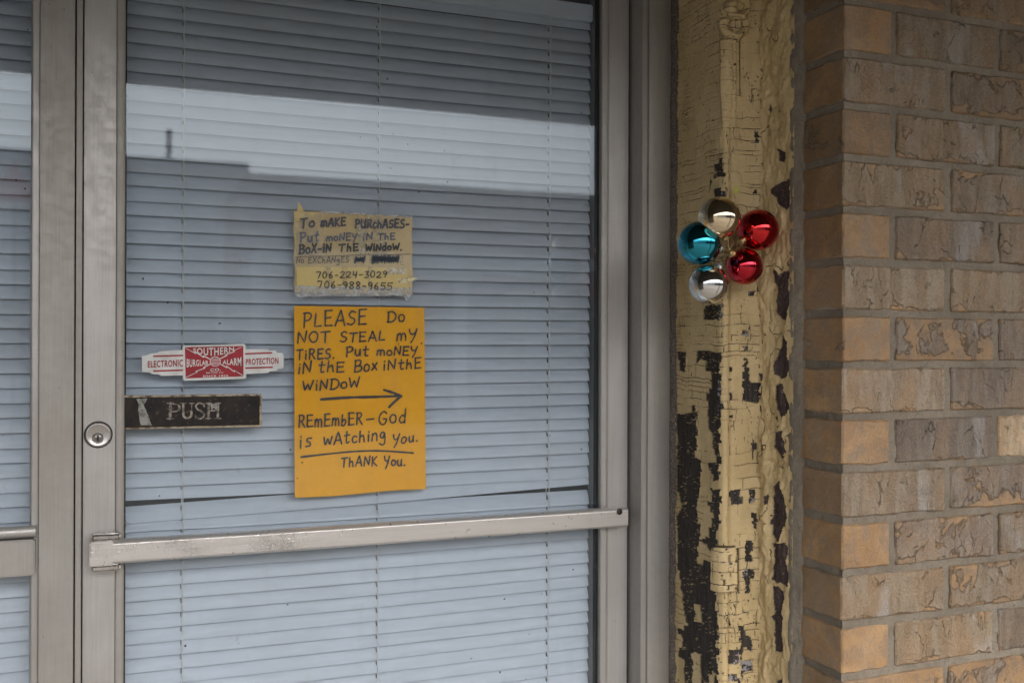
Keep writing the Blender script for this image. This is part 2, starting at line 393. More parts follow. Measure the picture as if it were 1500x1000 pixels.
for i in range(ns):
    for k in range(npf): fs_.append((i*npf + k, i*npf + (k+1) % npf, (i+1)*npf + (k+1) % npf, (i+1)*npf + k))
fs_.append(tuple(range(npf))); fs_.append(tuple(range(ns*npf, (ns+1)*npf))[::-1])
b.add(vs_, fs_); b.build('bar', BAR, pb, smooth=True)
# left bracket: flat lug with a rolled lip above and below
bk = MB(); x0b, x1b = PX(132, YB), PX(160.3, YB)
bk.box(x0b, x1b + .006, YB - .001, YB + .022, zb_b - .001, zb_t + .0005); bk.build('bracket', BAR, pb, bevel=.0015)
for (za, rr) in ((zb_t + .0052, .0062), (zb_b - .0052, .0058)):
    bk = MB(); bk.box(x0b + .002, PX(177.5, YB), YB + .003, YB + .024, za - .005, za + .005)
    bk.build('bracket_lip', CYL, pb, bevel=.003, seg=3)
bk = MB(); bk.box(x0b + .006, PX(176, YB), YB + .0245, YS - .0003, zb_b - .008, zb_t + .008); bk.build('bracket_base', DARKMETAL, pb, bevel=.001)
bk = MB(); bk.box(xe0 - .004, xrr - .002, YB + .0222, YS - .0003, zb_b + .001, zb_t - .001); bk.build('end_block', CYL, pb, bevel=.001)
c = P(907.5, 749, YB); bk = MB(); bk.disc((c.x, YB - .0002, c.z), (0, -1, 0), [(.0052, -.001), (.0052, .0006), (.004, .0016), (.0018, .0018), (.0016, .0006)], 20); bk.build('bolt', DARKMETAL, pb, smooth=True)

# lock cylinder
lc = P(144, 636.3, YS); lock = empty('lock_cylinder', tuple(lc)); tag(lock, 'round metal key lock set in the left door stile beside the push plate', 'lock')
def ldisc(name, mat, r_prof, off=(0, 0), n=40):
    b = MB(); b.disc((lc.x + off[0], YS, lc.z + off[1]), (0, -1, 0), r_prof, n); return b.build(name, mat, lock, smooth=True)
ldisc('shadow_ring', GAP, [(.0186, -.002), (.0186, .0008), (.0174, .0010), (.0170, .0010)])
ldisc('collar', CYL, [(.0168, .0), (.0170, .0030), (.0160, .0046), (.0148, .0050), (.0140, .0046), (.001, .0046)])
pl_ = ldisc('plug_ring', CYL, [(.0074, .0), (.0074, .0050), (.0066, .0056), (.0058, .0050), (.0056, .0042)], (-.0004, -.0045))
ldisc('plug', alu('lock_plug_dark', (.22, .20, .19), rough=.3, metal=.9), [(.0055, 0), (.0055, .0047), (.0048, .0052), (.0005, .0052)], (-.0004, -.0045))
kh = MB(); kx, kz = lc.x - .0004, lc.z - .0045
kh.box(kx - .0010, kx + .0012, YS - .0060, YS - .0053, kz - .0042, kz + .0042); kh.box(kx - .0018, kx + .0004, YS - .0061, YS - .00531, kz - .0016, kz + .0005)
kh.build('keyhole', RUBBER, lock)

# ------------------------------------------------------------------ venetian blinds
def slat_mat():
    m = NM('blind_slat_enamel'); c = m.coord(world=True, scale=(6, 6, 60)); n = m.noise(c, 2.2, 5, .6)
    c2 = m.coord(world=True); st = m.ramp(m.noise(c2, 5, 5, .6), .35, .75)
    k = m.mix(m.ramp(n, .3, .75), (.425, .475, .530), (.475, .522, .578))
    k = m.mix(m.math('MULTIPLY', st, .22), k, (.34, .34, .33))
    f = m.noise(c2, 150, 3, .6)
    return m.done(m.bsdf(k, .5, 0, m.bump(f, .0001), .4))
SLAT = slat_mat()
CORD = plain('blind_cord', (.55, .55, .52), .8)
YBL = 1.537; PIT = .02059; Z0 = EYE + .3655
def slat_mesh(name, L, holes, seed):
    rs = random.Random(seed); W = .025; til = R(68)
    xs = [i*L/26 for i in range(27)]
    for h in holes: xs += [h - .0013, h + .0013]
    xs = sorted(set(round(x, 5) for x in xs)); nv = 7
    vs_ = []; fs_ = []
    ph = rs.random()*6; amp = rs.uniform(.0001, .0003)
    for x in xs:
        sag = -.0012*math.sin(math.pi*x/L) + amp*math.sin(x*9 + ph) * .6
        tw = rs.uniform(-.002, .002)
        for j in range(nv):
            t = j/(nv-1) - .5                          # -.5 lower (outer) edge, +.5 upper (inner)
            crown = .0018*(1 - (2*t)**2)
            a = til + tw
            y = t*W*math.cos(a)*1.0 - crown*math.sin(a); z = t*W*math.sin(a) + crown*math.cos(a)*.3 + sag
            vs_.append((x, y, z))
    for i in range(len(xs)-1):
        mid = (xs[i] + xs[i+1])/2
        for j in range(nv-1):
            if any(abs(mid - h) < .0012 for h in holes) and j in (3, 4): continue
            fs_.append((i*nv + j, (i+1)*nv + j, (i+1)*nv + j + 1, i*nv + j + 1))
    me = bpy.data.meshes.new(name); me.from_pydata(vs_, [], fs_); me.materials.append(SLAT)
    for p in me.polygons: p.use_smooth = True
    return me
def blind(name, label, x0, x1, ztop, zbot, holes, seed, skew=None):
    e = empty(name, (x0, YBL, ztop)); tag(e, label, 'window blind')
    L = x1 - x0; hl = [h - x0 for h in holes]
    variants = [slat_mesh('slat', L, hl, seed + k) for k in range(8)]
    rs = random.Random(seed); zl = Z0 + PIT*math.floor((ztop - .012 - Z0)/PIT); k = 0
    half = .0125*math.sin(R(68)); z = zl
    while z > zbot:
        o = bpy.data.objects.new('slat', variants[rs.randrange(8)]); COL.objects.link(o); o.parent = e
        dz = rs.uniform(-.0007, .0007); ry = rs.uniform(-.0018, .0018) + .002*(z - EYE)/.5*0
        idx = round((Z0 - z)/PIT); tx = 0
        if skew and idx == skew: ry += -.0290; dz += -.0010; tx = 0
        if skew and idx == skew + 1: dz -= .0030; ry += .003
        o.location = (0, rs.uniform(-.0006, .0006), z + half + dz - ztop + ry*L/2 * 1.0)
        o.rotation_euler = (R(rs.uniform(-2, 2)), ry, 0)
        z -= PIT
    b = MB(); b.box(x0 - .001, x1 + .001, YBL - .014, YBL + .014, ztop, ztop + .028); b.build('headrail', SLAT, e, bevel=.002)
    for h in holes:                                    # ladder cord in front, lift cord behind
        n = int((ztop - zbot)/PIT); pts = []
        for i in range(n*2):
            zz = ztop - i*PIT/2
            pts.append((h + .0004*math.sin(i*1.3 + seed) + .0012, YBL - .0078 - .0006*(i % 2), zz))
        b = MB(); b.tube(pts, .00075, 5); b.build('ladder_cord', CORD, e, smooth=True)
        b = MB(); b.tube([(h, YBL + .002, ztop), (h, YBL + .002, zbot)], .0006, 5); b.build('lift_cord', CORD, e)
    b = MB(); b.box(x0, x1, YBL - .010, YBL + .010, zbot - .012, zbot); b.build('bottom_rail', SLAT, e, bevel=.003)
    return e
ztop = P(863, 33, 1.53).z
db = blind('venetian_blind', 'closed pale blue venetian blind hanging behind the glass door, one slat askew', .0085, .7458, ztop, .25, (.085, .377, .669), 11, skew=30)
c = P(201, 757, 1.552); b = MB(); b.box(.006, PX(219, 1.552), 1.5515, 1.5535, c.z - .009, c.z + .007); b.build('broken_slat_end', SLAT, db, bevel=.0005)
sb = blind('venetian_blind', 'closed venetian blind in the narrow sidelight left of the door', -.78, -.1135, EYE + .60, .25, (-.70, -.20), 23)

# ------------------------------------------------------------------ handwriting: a stroke alphabet
def arc(cx, cy, rx, ry, a0, a1, n=10): return [(cx + rx*math.cos(R(a0 + (a1-a0)*i/n)), cy + ry*math.sin(R(a0 + (a1-a0)*i/n))) for i in range(n+1)]
G = {
 'A': (.8, [[(0,0),(.38,1),(.46,1),(.8,0)],[(.12,.36),(.7,.38)]]),
 'B': (.75, [[(.05,0),(.08,1)],[(.0,.98),(.5,1),(.62,.8),(.45,.55),(.1,.52)],[(.1,.52),(.6,.5),(.75,.27),(.55,.04),(0,0)]]),
 'C': (.7, [[(.7,.85),(.45,1),(.12,.75),(.05,.35),(.3,.02),(.7,.12)]]),
 'D': (.8, [[(.08,.02),(.1,.95)],[(0,.95),(.45,.98),(.78,.7),(.76,.3),(.45,.03),(0,0)]]),
 'E': (.7, [[(.08,0),(.08,.98)],[(.05,1),(.68,1)],[(.08,.52),(.58,.54)],[(.05,.0),(.7,.03)]]),
 'G': (.8, [[(.75,.85),(.5,1),(.15,.8),(.02,.4),(.25,.03),(.6,.06),(.74,.42),(.42,.42)]]),
 'H': (.75, [[(.05,0),(.05,1)],[(.7,0),(.72,1)],[(.05,.5),(.7,.53)]]),
 'I': (.2, [[(.1,0),(.1,1)]]),
 'K': (.7, [[(.08,0),(.1,1)],[(.66,1),(.12,.48),(.7,0)]]),
 'L': (.62, [[(.1,1),(.06,.03),(.62,.06)]]),
 'M': (1., [[(.02,0),(.12,.95),(.48,.3),(.85,.95),(.98,0)]]),
 'N': (.75, [[(.03,0),(.08,.98),(.66,.04),(.74,1)]]),
 'O': (.8, [arc(.4,.5,.38,.48,80,440,14)]),
 'P': (.7, [[(.1,0),(.1,1)],[(0,.96),(.45,1),(.68,.8),(.5,.52),(.12,.46)]]),
 'R': (.75, [[(.08,0),(.08,1)],[(0,.98),(.45,1),(.62,.78),(.45,.55),(.1,.5)],[(.3,.52),(.75,.0)]]),
 'S': (.65, [[(.62,.9),(.35,1),(.08,.8),(.2,.56),(.5,.46),(.6,.22),(.35,0),(.0,.08)]]),
 'T': (.75, [[(0,.96),(.78,1)],[(.4,.98),(.34,0)]]),
 'U': (.75, [[(.03,1),(.05,.3),(.3,.0),(.6,.2),(.68,1)],[(.68,.5),(.74,.0)]]),
 'W': (1., [[(.0,.95),(.22,.02),(.48,.7),(.72,.02),(1,1)]]),
 'X': (.7, [[(0,.0),(.7,1)],[(.05,1),(.68,0)]]),
 'Y': (.7, [[(0,1),(.12,.6),(.42,.52),(.62,.75)],[(.72,1),(.45,.2),(.2,-.25)]]),
 'Z': (.6, [[(0,1),(.6,1),(0,0),(.6,0)]]),
 'o': (.6, [arc(.3,.32,.28,.30,80,440,12)]),
 'm': (.9, [[(.03,0),(.08,.62)],[(.08,.45),(.3,.66),(.42,.45),(.42,0)],[(.42,.45),(.65,.66),(.82,.45),(.86,0)]]),
 'n': (.6, [[(.03,0),(.08,.62)],[(.08,.45),(.35,.66),(.52,.45),(.56,0)]]),
 'i': (.2, [[(.1,0),(.1,.62)],[(.1,.86),(.12,.92)]]),
 't': (.55, [[(.28,1),(.24,.15),(.36,0),(.5,.06)],[(0,.64),(.55,.68)]]),
 'h': (.6, [[(.06,0),(.1,1)],[(.08,.4),(.35,.6),(.5,.4),(.54,0)]]),
 'e': (.55, [[(.04,.3),(.5,.36),(.35,.62),(.08,.42),(.15,.05),(.52,.1)]]),
 'x': (.55, [[(0,0),(.52,.66)],[(.04,.66),(.54,0)]]),
 'u': (.6, [[(.03,.6),(.06,.15),(.28,.0),(.48,.2),(.52,.62)],[(.52,.4),(.58,.0)]]),
 'b': (.6, [[(.06,1),(.06,0)],[(.06,.35),(.35,.6),(.55,.3),(.3,.0),(.06,.06)]]),
 'd': (.6, [[(.54,1.05),(.52,0)],[(.52,.45),(.25,.6),(.03,.3),(.22,0),(.52,.15)]]),
 's': (.45, [[(.42,.6),(.15,.62),(.08,.42),(.36,.28),(.36,.06),(.0,.02)]]),
 'c': (.5, [[(.5,.55),(.2,.62),(.03,.3),(.2,.02),(.5,.1)]]),
 'g': (.6, [[(.5,.55),(.22,.64),(.05,.35),(.3,.15),(.5,.5),(.5,-.25),(.25,-.42),(.0,-.3)]]),
 'w': (.85, [[(.0,.62),(.18,.02),(.42,.5),(.62,.02),(.85,.66)]]),
 'k': (.5, [[(.05,0),(.05,1)],[(.5,.6),(.08,.3),(.5,0)]]),
 '0': (.6, [arc(.3,.5,.27,.48,80,440,14)]),
 '2': (.62, [[(.03,.8),(.3,1),(.55,.78),(.35,.4),(.0,.04),(.62,.06)]]),
 '3': (.55, [[(.03,.95),(.5,.98),(.22,.58),(.52,.42),(.45,.06),(.0,.04)]]),
 '4': (.62, [[(.1,1),(.04,.45),(.55,.5)],[(.5,1),(.44,0)]]),
 '5': (.6, [[(.12,.98),(.06,.55),(.45,.6),(.52,.22),(.28,0),(.0,.06)],[(.12,.98),(.62,1.02)]]),
 '6': (.55, [[(.42,1),(.1,.55),(.08,.12),(.3,.0),(.5,.22),(.35,.48),(.08,.3)]]),
 '7': (.6, [[(0,.85),(.1,.98),(.58,.95),(.28,0)]]),
 '8': (.55, [[(.5,.85),(.25,1),(.06,.78),(.48,.3),(.28,.0),(.05,.22),(.48,.72),(.5,.85)]]),
 '9': (.55, [[(.5,.8),(.22,1),(.04,.72),(.28,.5),(.5,.8),(.46,.4),(.3,0)]]),
 '-': (.5, [[(.05,.42),(.45,.45)]]),
 '.': (.2, [[(.08,.0),(.14,.04)]]),
 ' ': (.4, []),
}
def smooth_line(pts, n=5):
    if len(pts) < 3: return [tuple(Vector(pts[0]).lerp(Vector(pts[1]), i/6)) for i in range(7)]
    q = [pts[0]] + list(pts) + [pts[-1]]; out = []
    for i in range(1, len(q)-2):
        p0, p1, p2, p3 = [Vector(q[i+k]) for k in (-1, 0, 1, 2)]
        for k in range(n):
            t = k/n; out.append(tuple(.5*((2*p1) + (p2-p0)*t + (2*p0-5*p1+4*p2-p3)*t*t + (3*p1-p0-3*p2+p3)*t**3)))
    out.append(tuple(pts[-1])); return out
SHARP = set('EHIKLTXWMNZFV74')
def ribbon(mb, pts3, w, rs, yoff=0., wv=.18):
    """flat marker stroke with rounded ends, lying on the paper (points in world space, paper faces -y)"""
    n = len(pts3); L = []; Rr = []
    for i, p in enumerate(pts3):
        a = Vector(pts3[max(i-1, 0)]); b_ = Vector(pts3[min(i+1, n-1)]); d = b_ - a
        if d.length < 1e-7: d = Vector((1, 0, 0))
        d.normalize(); nn = Vector((-d.z, 0, d.x)); hw = w/2*(1 + rs.uniform(-wv, wv))
        L.append(Vector(p) + nn*hw); Rr.append(Vector(p) - nn*hw)
    vs_ = []
    for a, b_ in zip(L, Rr): vs_ += [(a.x, a.y + yoff, a.z), (b_.x, b_.y + yoff, b_.z)]
    fs_ = [(2*i, 2*i+1, 2*i+3, 2*i+2) for i in range(n-1)]
    mb.add(vs_, fs_)
    for p in (pts3[0], pts3[-1]):
        c = Vector(p); mb.add([(c.x + math.cos(k*math.pi/5)*w*.5, c.y + yoff - .00002, c.z + math.sin(k*math.pi/5)*w*.5) for k in range(10)], [tuple(range(10))])
def write(word, box, conv, mb, w, seed, slant=.0):
    """word in box (x0, ybase0, x1, ybase1, height) in the sketch's own units; conv maps them to the paper"""
    rs = random.Random(seed); x0, yb0, x1, yb1, H = box
    gap = .26; tot = sum(G[c_][0] for c_ in word) + gap*(len(word)-1); k = (x1-x0)/tot; cx = 0; lay = 0
    for ch in word:
        gw, strokes = G[ch]; sy = H*rs.uniform(.92, 1.06); dy = rs.uniform(-.04, .04)*H; sl = slant + rs.uniform(-.06, .06)
        for st in strokes:
            pts = [(a + rs.uniform(-.025, .025), b_ + rs.uniform(-.02, .02)) for a, b_ in st]
            if ch in SHARP:
                pp = []
                for i in range(len(pts)-1):
                    for q in range(4): pp.append(tuple(Vector(pts[i]).lerp(Vector(pts[i+1]), q/4)))
                pp.append(pts[-1]); pts = pp
            else: pts = smooth_line(pts)
            out = []
            for a, b_ in pts:
                xx = x0 + (cx + a)*k + sl*b_*H*.5; t = (xx - x0)/(x1 - x0)
                yy_ = yb0 + (yb1 - yb0)*t - dy - b_*sy
                out.append(conv(xx, yy_))
            lay += 1; ribbon(mb, out, w, rs, -.00004*(lay % 6))
        cx += gw + gap
def ink(name, col, fade=.1):
    m = NM(name); c = m.coord(world=True); n = m.noise(c, 120, 4, .7)
    k = m.mix(m.math('MULTIPLY', m.ramp(n, .45, .75), fade*2), col, tuple(min(1, x*3 + .08) for x in col))
    return m.done(m.bsdf(k, .45, 0, None, .5))
INK = ink('black_marker', (.012, .012, .014)); INKB = ink('blue_black_marker', (.018, .025, .045), .2); INKF = ink('faded_blue_marker', (.06, .08, .12), .3); INKP = ink('thin_pen', (.03, .025, .03), .25)

def paper_mat(name, a, b_, fold=0., spec=.3):
    m = NM(name); c = m.coord(world=True); n = m.noise(c, 7, 5, .6); f = m.noise(c, 240, 4, .7)
    k = m.mix(m.ramp(n, .3, .7), a, b_); k = m.mix(m.math('MULTIPLY', m.ramp(f, .4, .7), .12), k, tuple(x*.6 for x in a))
    return m.done(m.bsdf(k, .75, 0, m.bump(m.noise(c, 18, 4), .0015, .6), spec))
def sheet(name, corners, mat, parent, nx, ny, warp, th=.00025, off=0.):
    """sheet of paper with thickness: corners TL, TR, BR, BL in photograph pixels on a plane"""
    vs_ = []; fs_ = []; TL, TR, BR, BL = corners
    for lay in (0, 1):
        for j in range(ny+1):
            for i in range(nx+1):
                s, t = i/nx, j/ny
                p = (TL*(1-s) + TR*s)*(1-t) + (BL*(1-s) + BR*s)*t
                dx, dy, dz = warp(s, t)
                vs_.append((p.x + dx, p.y + dy + lay*th + off, p.z + dz))
    N = (nx+1)*(ny+1)
    for j in range(ny):
        for i in range(nx):
            a = j*(nx+1) + i; q = (a, a+1, a+nx+2, a+nx+1); fs_.append(q); fs_.append(tuple(N + x for x in q)[::-1])
    b = MB(); b.add(vs_, fs_); return b.build(name, mat, parent, smooth=True)

# ---- orange sheet, taped to the inside of the glass
YP = GY + .0085
os_ = empty('handwritten_sign', tuple(P(527, 590, YP))); tag(os_, 'larger bright orange paper with black marker writing and an arrow, lower of the two signs', 'paper sign')
cr = [P(431, 448, YP), P(621.5, 450.5, YP), P(624, 716, YP), P(432, 728.5, YP)]
sheet('paper', cr, paper_mat('orange_paper', (.82, .37, .008), (.87, .41, .014)), os_, 24, 34,
      lambda s, t: (0, -.0000 + .0012*math.sin(s*5 + t*2)*t - .0008*max(0, t-.9)*10*(1-s), -.0012*math.sin(s*6.3)*max(0, t-.8)*5))
def cv6(x, y): return P(420 + x/3.332, 440 + y/3.332, YP - .0021)
W1 = .0024
rows = [
 ('line_of_writing', [('PLEASE', (78, 130, 388, 118, 70)), ('Do', (492, 106, 575, 104, 54))]),
 ('line_of_writing', [('NOT', (52, 208, 208, 203, 54)), ('STEAL', (262, 203, 478, 196, 46)), ('mY', (535, 196, 632, 190, 50))]),
 ('line_of_writing', [('TiRES.', (48, 290, 232, 280, 46)), ('Put', (288, 276, 398, 268, 50)), ('moNEY', (440, 268, 635, 268, 42))]),
 ('line_of_writing', [('iN', (55, 358, 118, 352, 54)), ('thE', (155, 350, 280, 346, 50)), ('Box', (330, 348, 440, 340, 54)), ('iN', (470, 342, 530, 338, 50)), ('thE', (545, 338, 655, 328, 50))]),
 ('line_of_writing', [('WiNDoW', (78, 440, 355, 424, 52))]),
 ('line_of_writing', [('REmEmbER', (58, 618, 368, 604, 56)), ('-', (386, 604, 428, 600, 50)), ('God', (448, 604, 578, 598, 66))]),
 ('line_of_writing', [('is', (62, 720, 120, 710, 62)), ('wAtching', (180, 704, 482, 680, 56)), ('You.', (517, 704, 640, 684, 50))]),
 ('line_of_writing', [('ThANK', (265, 812, 440, 804, 46)), ('You.', (475, 808, 578, 804, 48))]),
]
sd_ = 100
for nm, ws in rows:
    mb = MB()
    for wd, bx in ws: sd_ += 1; write(wd, bx, cv6, mb, W1, sd_, .1)
    mb.build(nm, INK, os_)
rs = random.Random(5); mb = MB()
ribbon(mb, [cv6(*p) for p in smooth_line([(168, 482), (300, 473), (430, 470), (556, 465)])], .0037, rs)
ribbon(mb, [cv6(*p) for p in smooth_line([(475, 436), (520, 450), (560, 466)])], .0037, rs, -.0001)
ribbon(mb, [cv6(*p) for p in smooth_line([(560, 466), (530, 490), (500, 520)])], .0037, rs, -.0002)
mb.build('arrow', INK, os_)
mb = MB(); ribbon(mb, [cv6(*p) for p in smooth_line([(70, 763), (200, 748), (330, 736), (460, 733), (617, 743)])], .0028, rs); mb.build('underline', INK, os_)

# ---- yellowed taped sign above
ks = empty('handwritten_sign', tuple(P(517, 370, YP))); tag(ks, 'smaller yellowed brown sign held with clear tape, upper of the two signs, with phone numbers', 'paper sign')
YK = YP - .0008
cr = [P(430, 309, YK), P(603, 318, YK), P(604.5, 431, YK), P(432, 429, YK)]
sheet('paper', cr, paper_mat('kraft_paper', (.60, .44, .21), (.72, .55, .30)), ks, 40, 28,
      lambda s, t: (.0008*math.sin(t*19), .0007*math.sin(s*11 + 2*t) + .0004*math.sin(t*15), .0006*math.sin(s*37) + .0008*math.sin(s*13)))
def cv5(x, y, d=0.): return P(400 + x/6, 290 + y/6, YK - .0021 - d)
def quad(name, pts, mat, parent, d, conv=cv5, th=.0001):
    b = MB(); n = len(pts); v = [conv(x, y, d) for x, y in pts]
    b.add([tuple(p) for p in v] + [(p.x, p.y + th, p.z) for p in v], [tuple(range(n)), tuple(range(n, 2*n))[::-1]] + [(i, (i+1) % n, (i+1) % n + n, i+n) for i in range(n)])
    return b.build(name, mat, parent)
def jag(pts, seed, amp=4, step=14):
    rs = random.Random(seed); out = []
    for i in range(len(pts)):
        a = Vector(pts[i]); b_ = Vector(pts[(i+1) % len(pts)]); n = max(1, int((b_-a).length/step))
        for k in range(n):
            p = a.lerp(b_, k/n); out.append((p.x + (rs.uniform(-amp, amp) if k else 0), p.y + (rs.uniform(-amp, amp) if k else 0)))
    return out
YEL = paper_mat('yellowed_paper_strip', (.66, .50, .18), (.74, .58, .26))
quad('yellow_strip', jag([(205, 606), (1178, 612), (1182, 828), (212, 822)], 3, 3), YEL, ks, 0)
quad('paper_nub', jag([(212, 118), (226, 30), (240, 62), (262, 92), (275, 122)], 4, 2, 20), YEL, ks, .0001)
quad('torn_corner', jag([(182, 118), (405, 122), (395, 140), (190, 215)], 6, 3), YEL, ks, .0001)
def tape_mat(name, a, col=(.62, .56, .42)):
    m = NM(name); c = m.coord(world=True); n = m.ramp(m.noise(c, 90, 5, .7), .35, .7)
    tr = m.n('BsdfTransparent'); pr = m.bsdf(col, .3, 0, m.bump(m.noise(c, 60, 3), .001), .6)
    mx = m.n('MixShader'); m.l(m.math('MULTIPLY_ADD', n, a, a*.35), mx.inputs[0]); m.l(tr.outputs[0], mx.inputs[1]); m.l(pr, mx.inputs[2])
    return m.done(mx.outputs[0])
TAPE = tape_mat('clear_tape', .16); TAPE2 = tape_mat('yellowed_tape', .30, (.62, .52, .30)); TAPE3 = tape_mat('frayed_tape', .55, (.60, .60, .58))
quad('tape', jag([(195, 770), (1225, 790), (1205, 872), (1165, 905), (1150, 858), (215, 868), (188, 858)], 8, 5), TAPE3, ks, .0009)
quad('tape', jag([(418, 112), (1225, 158), (1222, 172), (420, 128)], 9, 5), TAPE3, ks, .0009)
quad('tape', [(740, 215), (812, 222), (808, 480), (790, 500), (765, 495), (752, 400)], tape_mat('tape_over_tear', .5, (.52, .47, .32)), ks, .0004)
quad('tape', [(455, 600), (505, 598), (520, 835), (470, 838)], TAPE2, ks, .0007)
quad('tape', [(600, 598), (650, 600), (655, 838), (610, 836)], TAPE2, ks, .0007)
quad('tape', [(830, 600), (868, 600), (872, 838), (838, 838)], TAPE2, ks, .0007)
quad('tape', [(1000, 612), (1165, 616), (1168, 672), (1002, 668)], tape_mat('bright_tape', .9, (.66, .58, .40)), ks, .0008)
quad('tape', [(1098, 710), (1262, 696), (1268, 714), (1196, 742), (1104, 750)], tape_mat('cream_tape', 1., (.78, .70, .42)), ks, .0009)
quad('tape', [(1100, 505), (1145, 503), (1150, 590), (1108, 592)], TAPE2, ks, .0007)
quad('tape', [(665, 512), (680, 510), (735, 600), (715, 604)], TAPE, ks, .0007)
quad('tape', [(190, 118), (445, 128), (440, 505), (205, 512)], TAPE, ks, .0003)
quad('tape', [(830, 150), (1000, 160), (1000, 495), (835, 495)], tape_mat('faint_tape', .25, (.6, .52, .36)), ks, .0003)
for k_, (nm, ws, wd_, mt) in enumerate([
 ('line_of_writing', [('To', (240, 262, 362, 250, 86)), ('mAKE', (420, 250, 635, 244, 70)), ('PURchASES-', (722, 262, 1192, 262, 70))], .0027, INKB),
 ('line_of_writing', [('Put', (235, 392, 400, 380, 86)), ('moNEY', (468, 378, 735, 370, 60)), ('iN', (790, 370, 870, 366, 60)), ('ThE', (922, 368, 1070, 364, 52))], .0023, INKF),
 ('line_of_writing', [('BoX-iN', (230, 490, 508, 474, 78)), ('ThE', (580, 470, 748, 464, 62)), ('WiNdoW.', (812, 466, 1130, 458, 62))], .0027, INK),
 ('line_of_writing', [('No', (205, 572, 270, 570, 50)), ('EXChANgES', (308, 572, 665, 566, 50))], .0012, INKP),
 ('line_of_writing', [('706-224-3029', (380, 704, 1000, 698, 56))], .0016, INK),
 ('line_of_writing', [('706-988-9655', (390, 790, 1045, 806, 62))], .0016, INK)]):
    mb = MB()
    for wd, bx in ws: sd_ += 1; write(wd, bx, lambda x, y: cv5(x, y, .0012), mb, wd_, sd_, .1)
    mb.build(nm, mt, ks)
mb = MB(); ribbon(mb, [cv5(x, y, .0012) for x, y in smooth_line([(200, 516), (420, 512), (640, 505), (790, 497), (1000, 498), (1210, 493)])], .0009, rs); mb.build('rule_line', INKP, ks)
for (x0, x1, y0, y1, sdd) in ((722, 812, 520, 562, 1), (872, 1112, 508, 566, 2)):
    mb = MB(); r2 = random.Random(sdd); pts = []; n = int((x1-x0)/9)
    for i in range(n): pts.append((x0 + (x1-x0)*i/n + r2.uniform(-3, 3), (y0 if i % 2 else y1) + r2.uniform(-5, 5)))
    ribbon(mb, [cv5(x, y, .0013) for x, y in smooth_line(pts, 3)], 0.0036, r2, 0, .3); mb.build('scribble', INK, ks)

# ------------------------------------------------------------------ alarm company sticker, outside of the glass
YT = GY - .0012
st = empty('alarm_sticker', tuple(P(312, 530, YT))); tag(st, 'red and white security alarm sticker with side wings above the dark push plate', 'sticker')
def cv8(x, y, d=0.): return P(190 + x/6.25, 490 + y/6.25, YT - d)
WHT = plain('sticker_white', (.60, .61, .60), .5, 0, .12, 60); RED = plain('sticker_red', (.30, .008, .018), .45, 0, .15, 60); 
q8 = lambda nm, pts, mat, d: quad(nm, pts, mat, st, d, cv8, .0001)
q8('left_wing', [(112,200),(118,194),(165,188),(182,176),(258,166),(268,152),(492,140),(492,372),(285,378),(270,364),(198,360),(186,344),(120,342),(114,334)], WHT, .0)
q8('right_wing', [(1054,134),(1265,132),(1278,146),(1335,144),(1350,166),(1400,168),(1408,176),(1408,300),(1400,308),(1355,314),(1345,332),(1278,336),(1268,350),(1056,360)], WHT, .0)
q8('centre_plate', [(488,112),(500,100),(1046,84),(1060,94),(1066,390),(1052,404),(505,422),(488,410)], WHT, .0003)
q8('red_field', [(505,120),(512,114),(1032,103),(1040,110),(1042,372),(1034,382),(522,400),(512,394)], RED, .0005)
for (x0, x1, ya, yb) in ((215, 488, 198, 190), (215, 488, 333, 325), (1056, 1305, 176, 166), (1058, 1310, 306, 298)):
    q8('red_bar', [(x0, ya-7), (x1, yb-7), (x1, yb+7), (x0, ya+7)], RED, .0006)
def font(word, box, conv, name, mat, parent, d, arch=0., spacing=1.12, bold=.022):
    """block lettering from the built-in font, squeezed into box = (x0, x1, ytop0, ybot0, ytop1, ybot1)"""
    cu = bpy.data.curves.new('t', 'FONT'); cu.body = word; cu.offset = bold; cu.space_character = spacing; cu.resolution_u = 3
    to = bpy.data.objects.new('t', cu); COL.objects.link(to); bpy.context.view_layer.update()
    me = bpy.data.meshes.new_from_object(to.evaluated_get(bpy.context.evaluated_depsgraph_get()))
    bpy.data.objects.remove(to); bpy.data.curves.remove(cu)
    xs = [v.co.x for v in me.vertices]; ys = [v.co.y for v in me.vertices]; a, b_ = min(xs), max(xs); c_, e_ = min(ys), max(ys)
    x0, x1, t0, b0, t1, b1 = box
    for v in me.vertices:
        s = (v.co.x - a)/(b_ - a); t = (v.co.y - c_)/(e_ - c_)
        top = t0 + (t1-t0)*s - arch*0; bot = b0 + (b1-b0)*s - arch*(1 - (2*s-1)**2)*-1*0
        bot = b0 + (b1-b0)*s + arch*(1-(2*s-1)**2)
        v.co = conv(x0 + (x1-x0)*s, bot + (top-bot)*t, d)
    me.name = name; me.materials.append(mat); o = bpy.data.objects.new(name, me); COL.objects.link(o)
    bm = bmesh.new(); bm.from_mesh(me)
    bmesh.ops.remove_doubles(bm, verts=bm.verts, dist=1e-7); bm.to_mesh(me); bm.free()
    o.parent = parent; o.location = -Vector(parent['base']); return o
LW = WHT
font('ELECTRONIC', (165, 487, 242, 302, 226, 292), cv8, 'lettering', RED, st, .0008)
font('PROTECTION', (1063, 1362, 222, 278, 206, 268), cv8, 'lettering', RED, st, .0008)
font('SOUTHERN', (580, 955, 124, 160, 112, 146), cv8, 'lettering', LW, st, .0009, arch=40)
font('BURGLAR', (522, 720, 220, 300, 238, 278), cv8, 'lettering', LW, st, .0009)
font('ALARM', (850, 1022, 236, 270, 204, 286), cv8, 'lettering', LW, st, .0009)
font('CO.', (737, 835, 310, 336, 306, 332), cv8, 'lettering', LW, st, .0009)
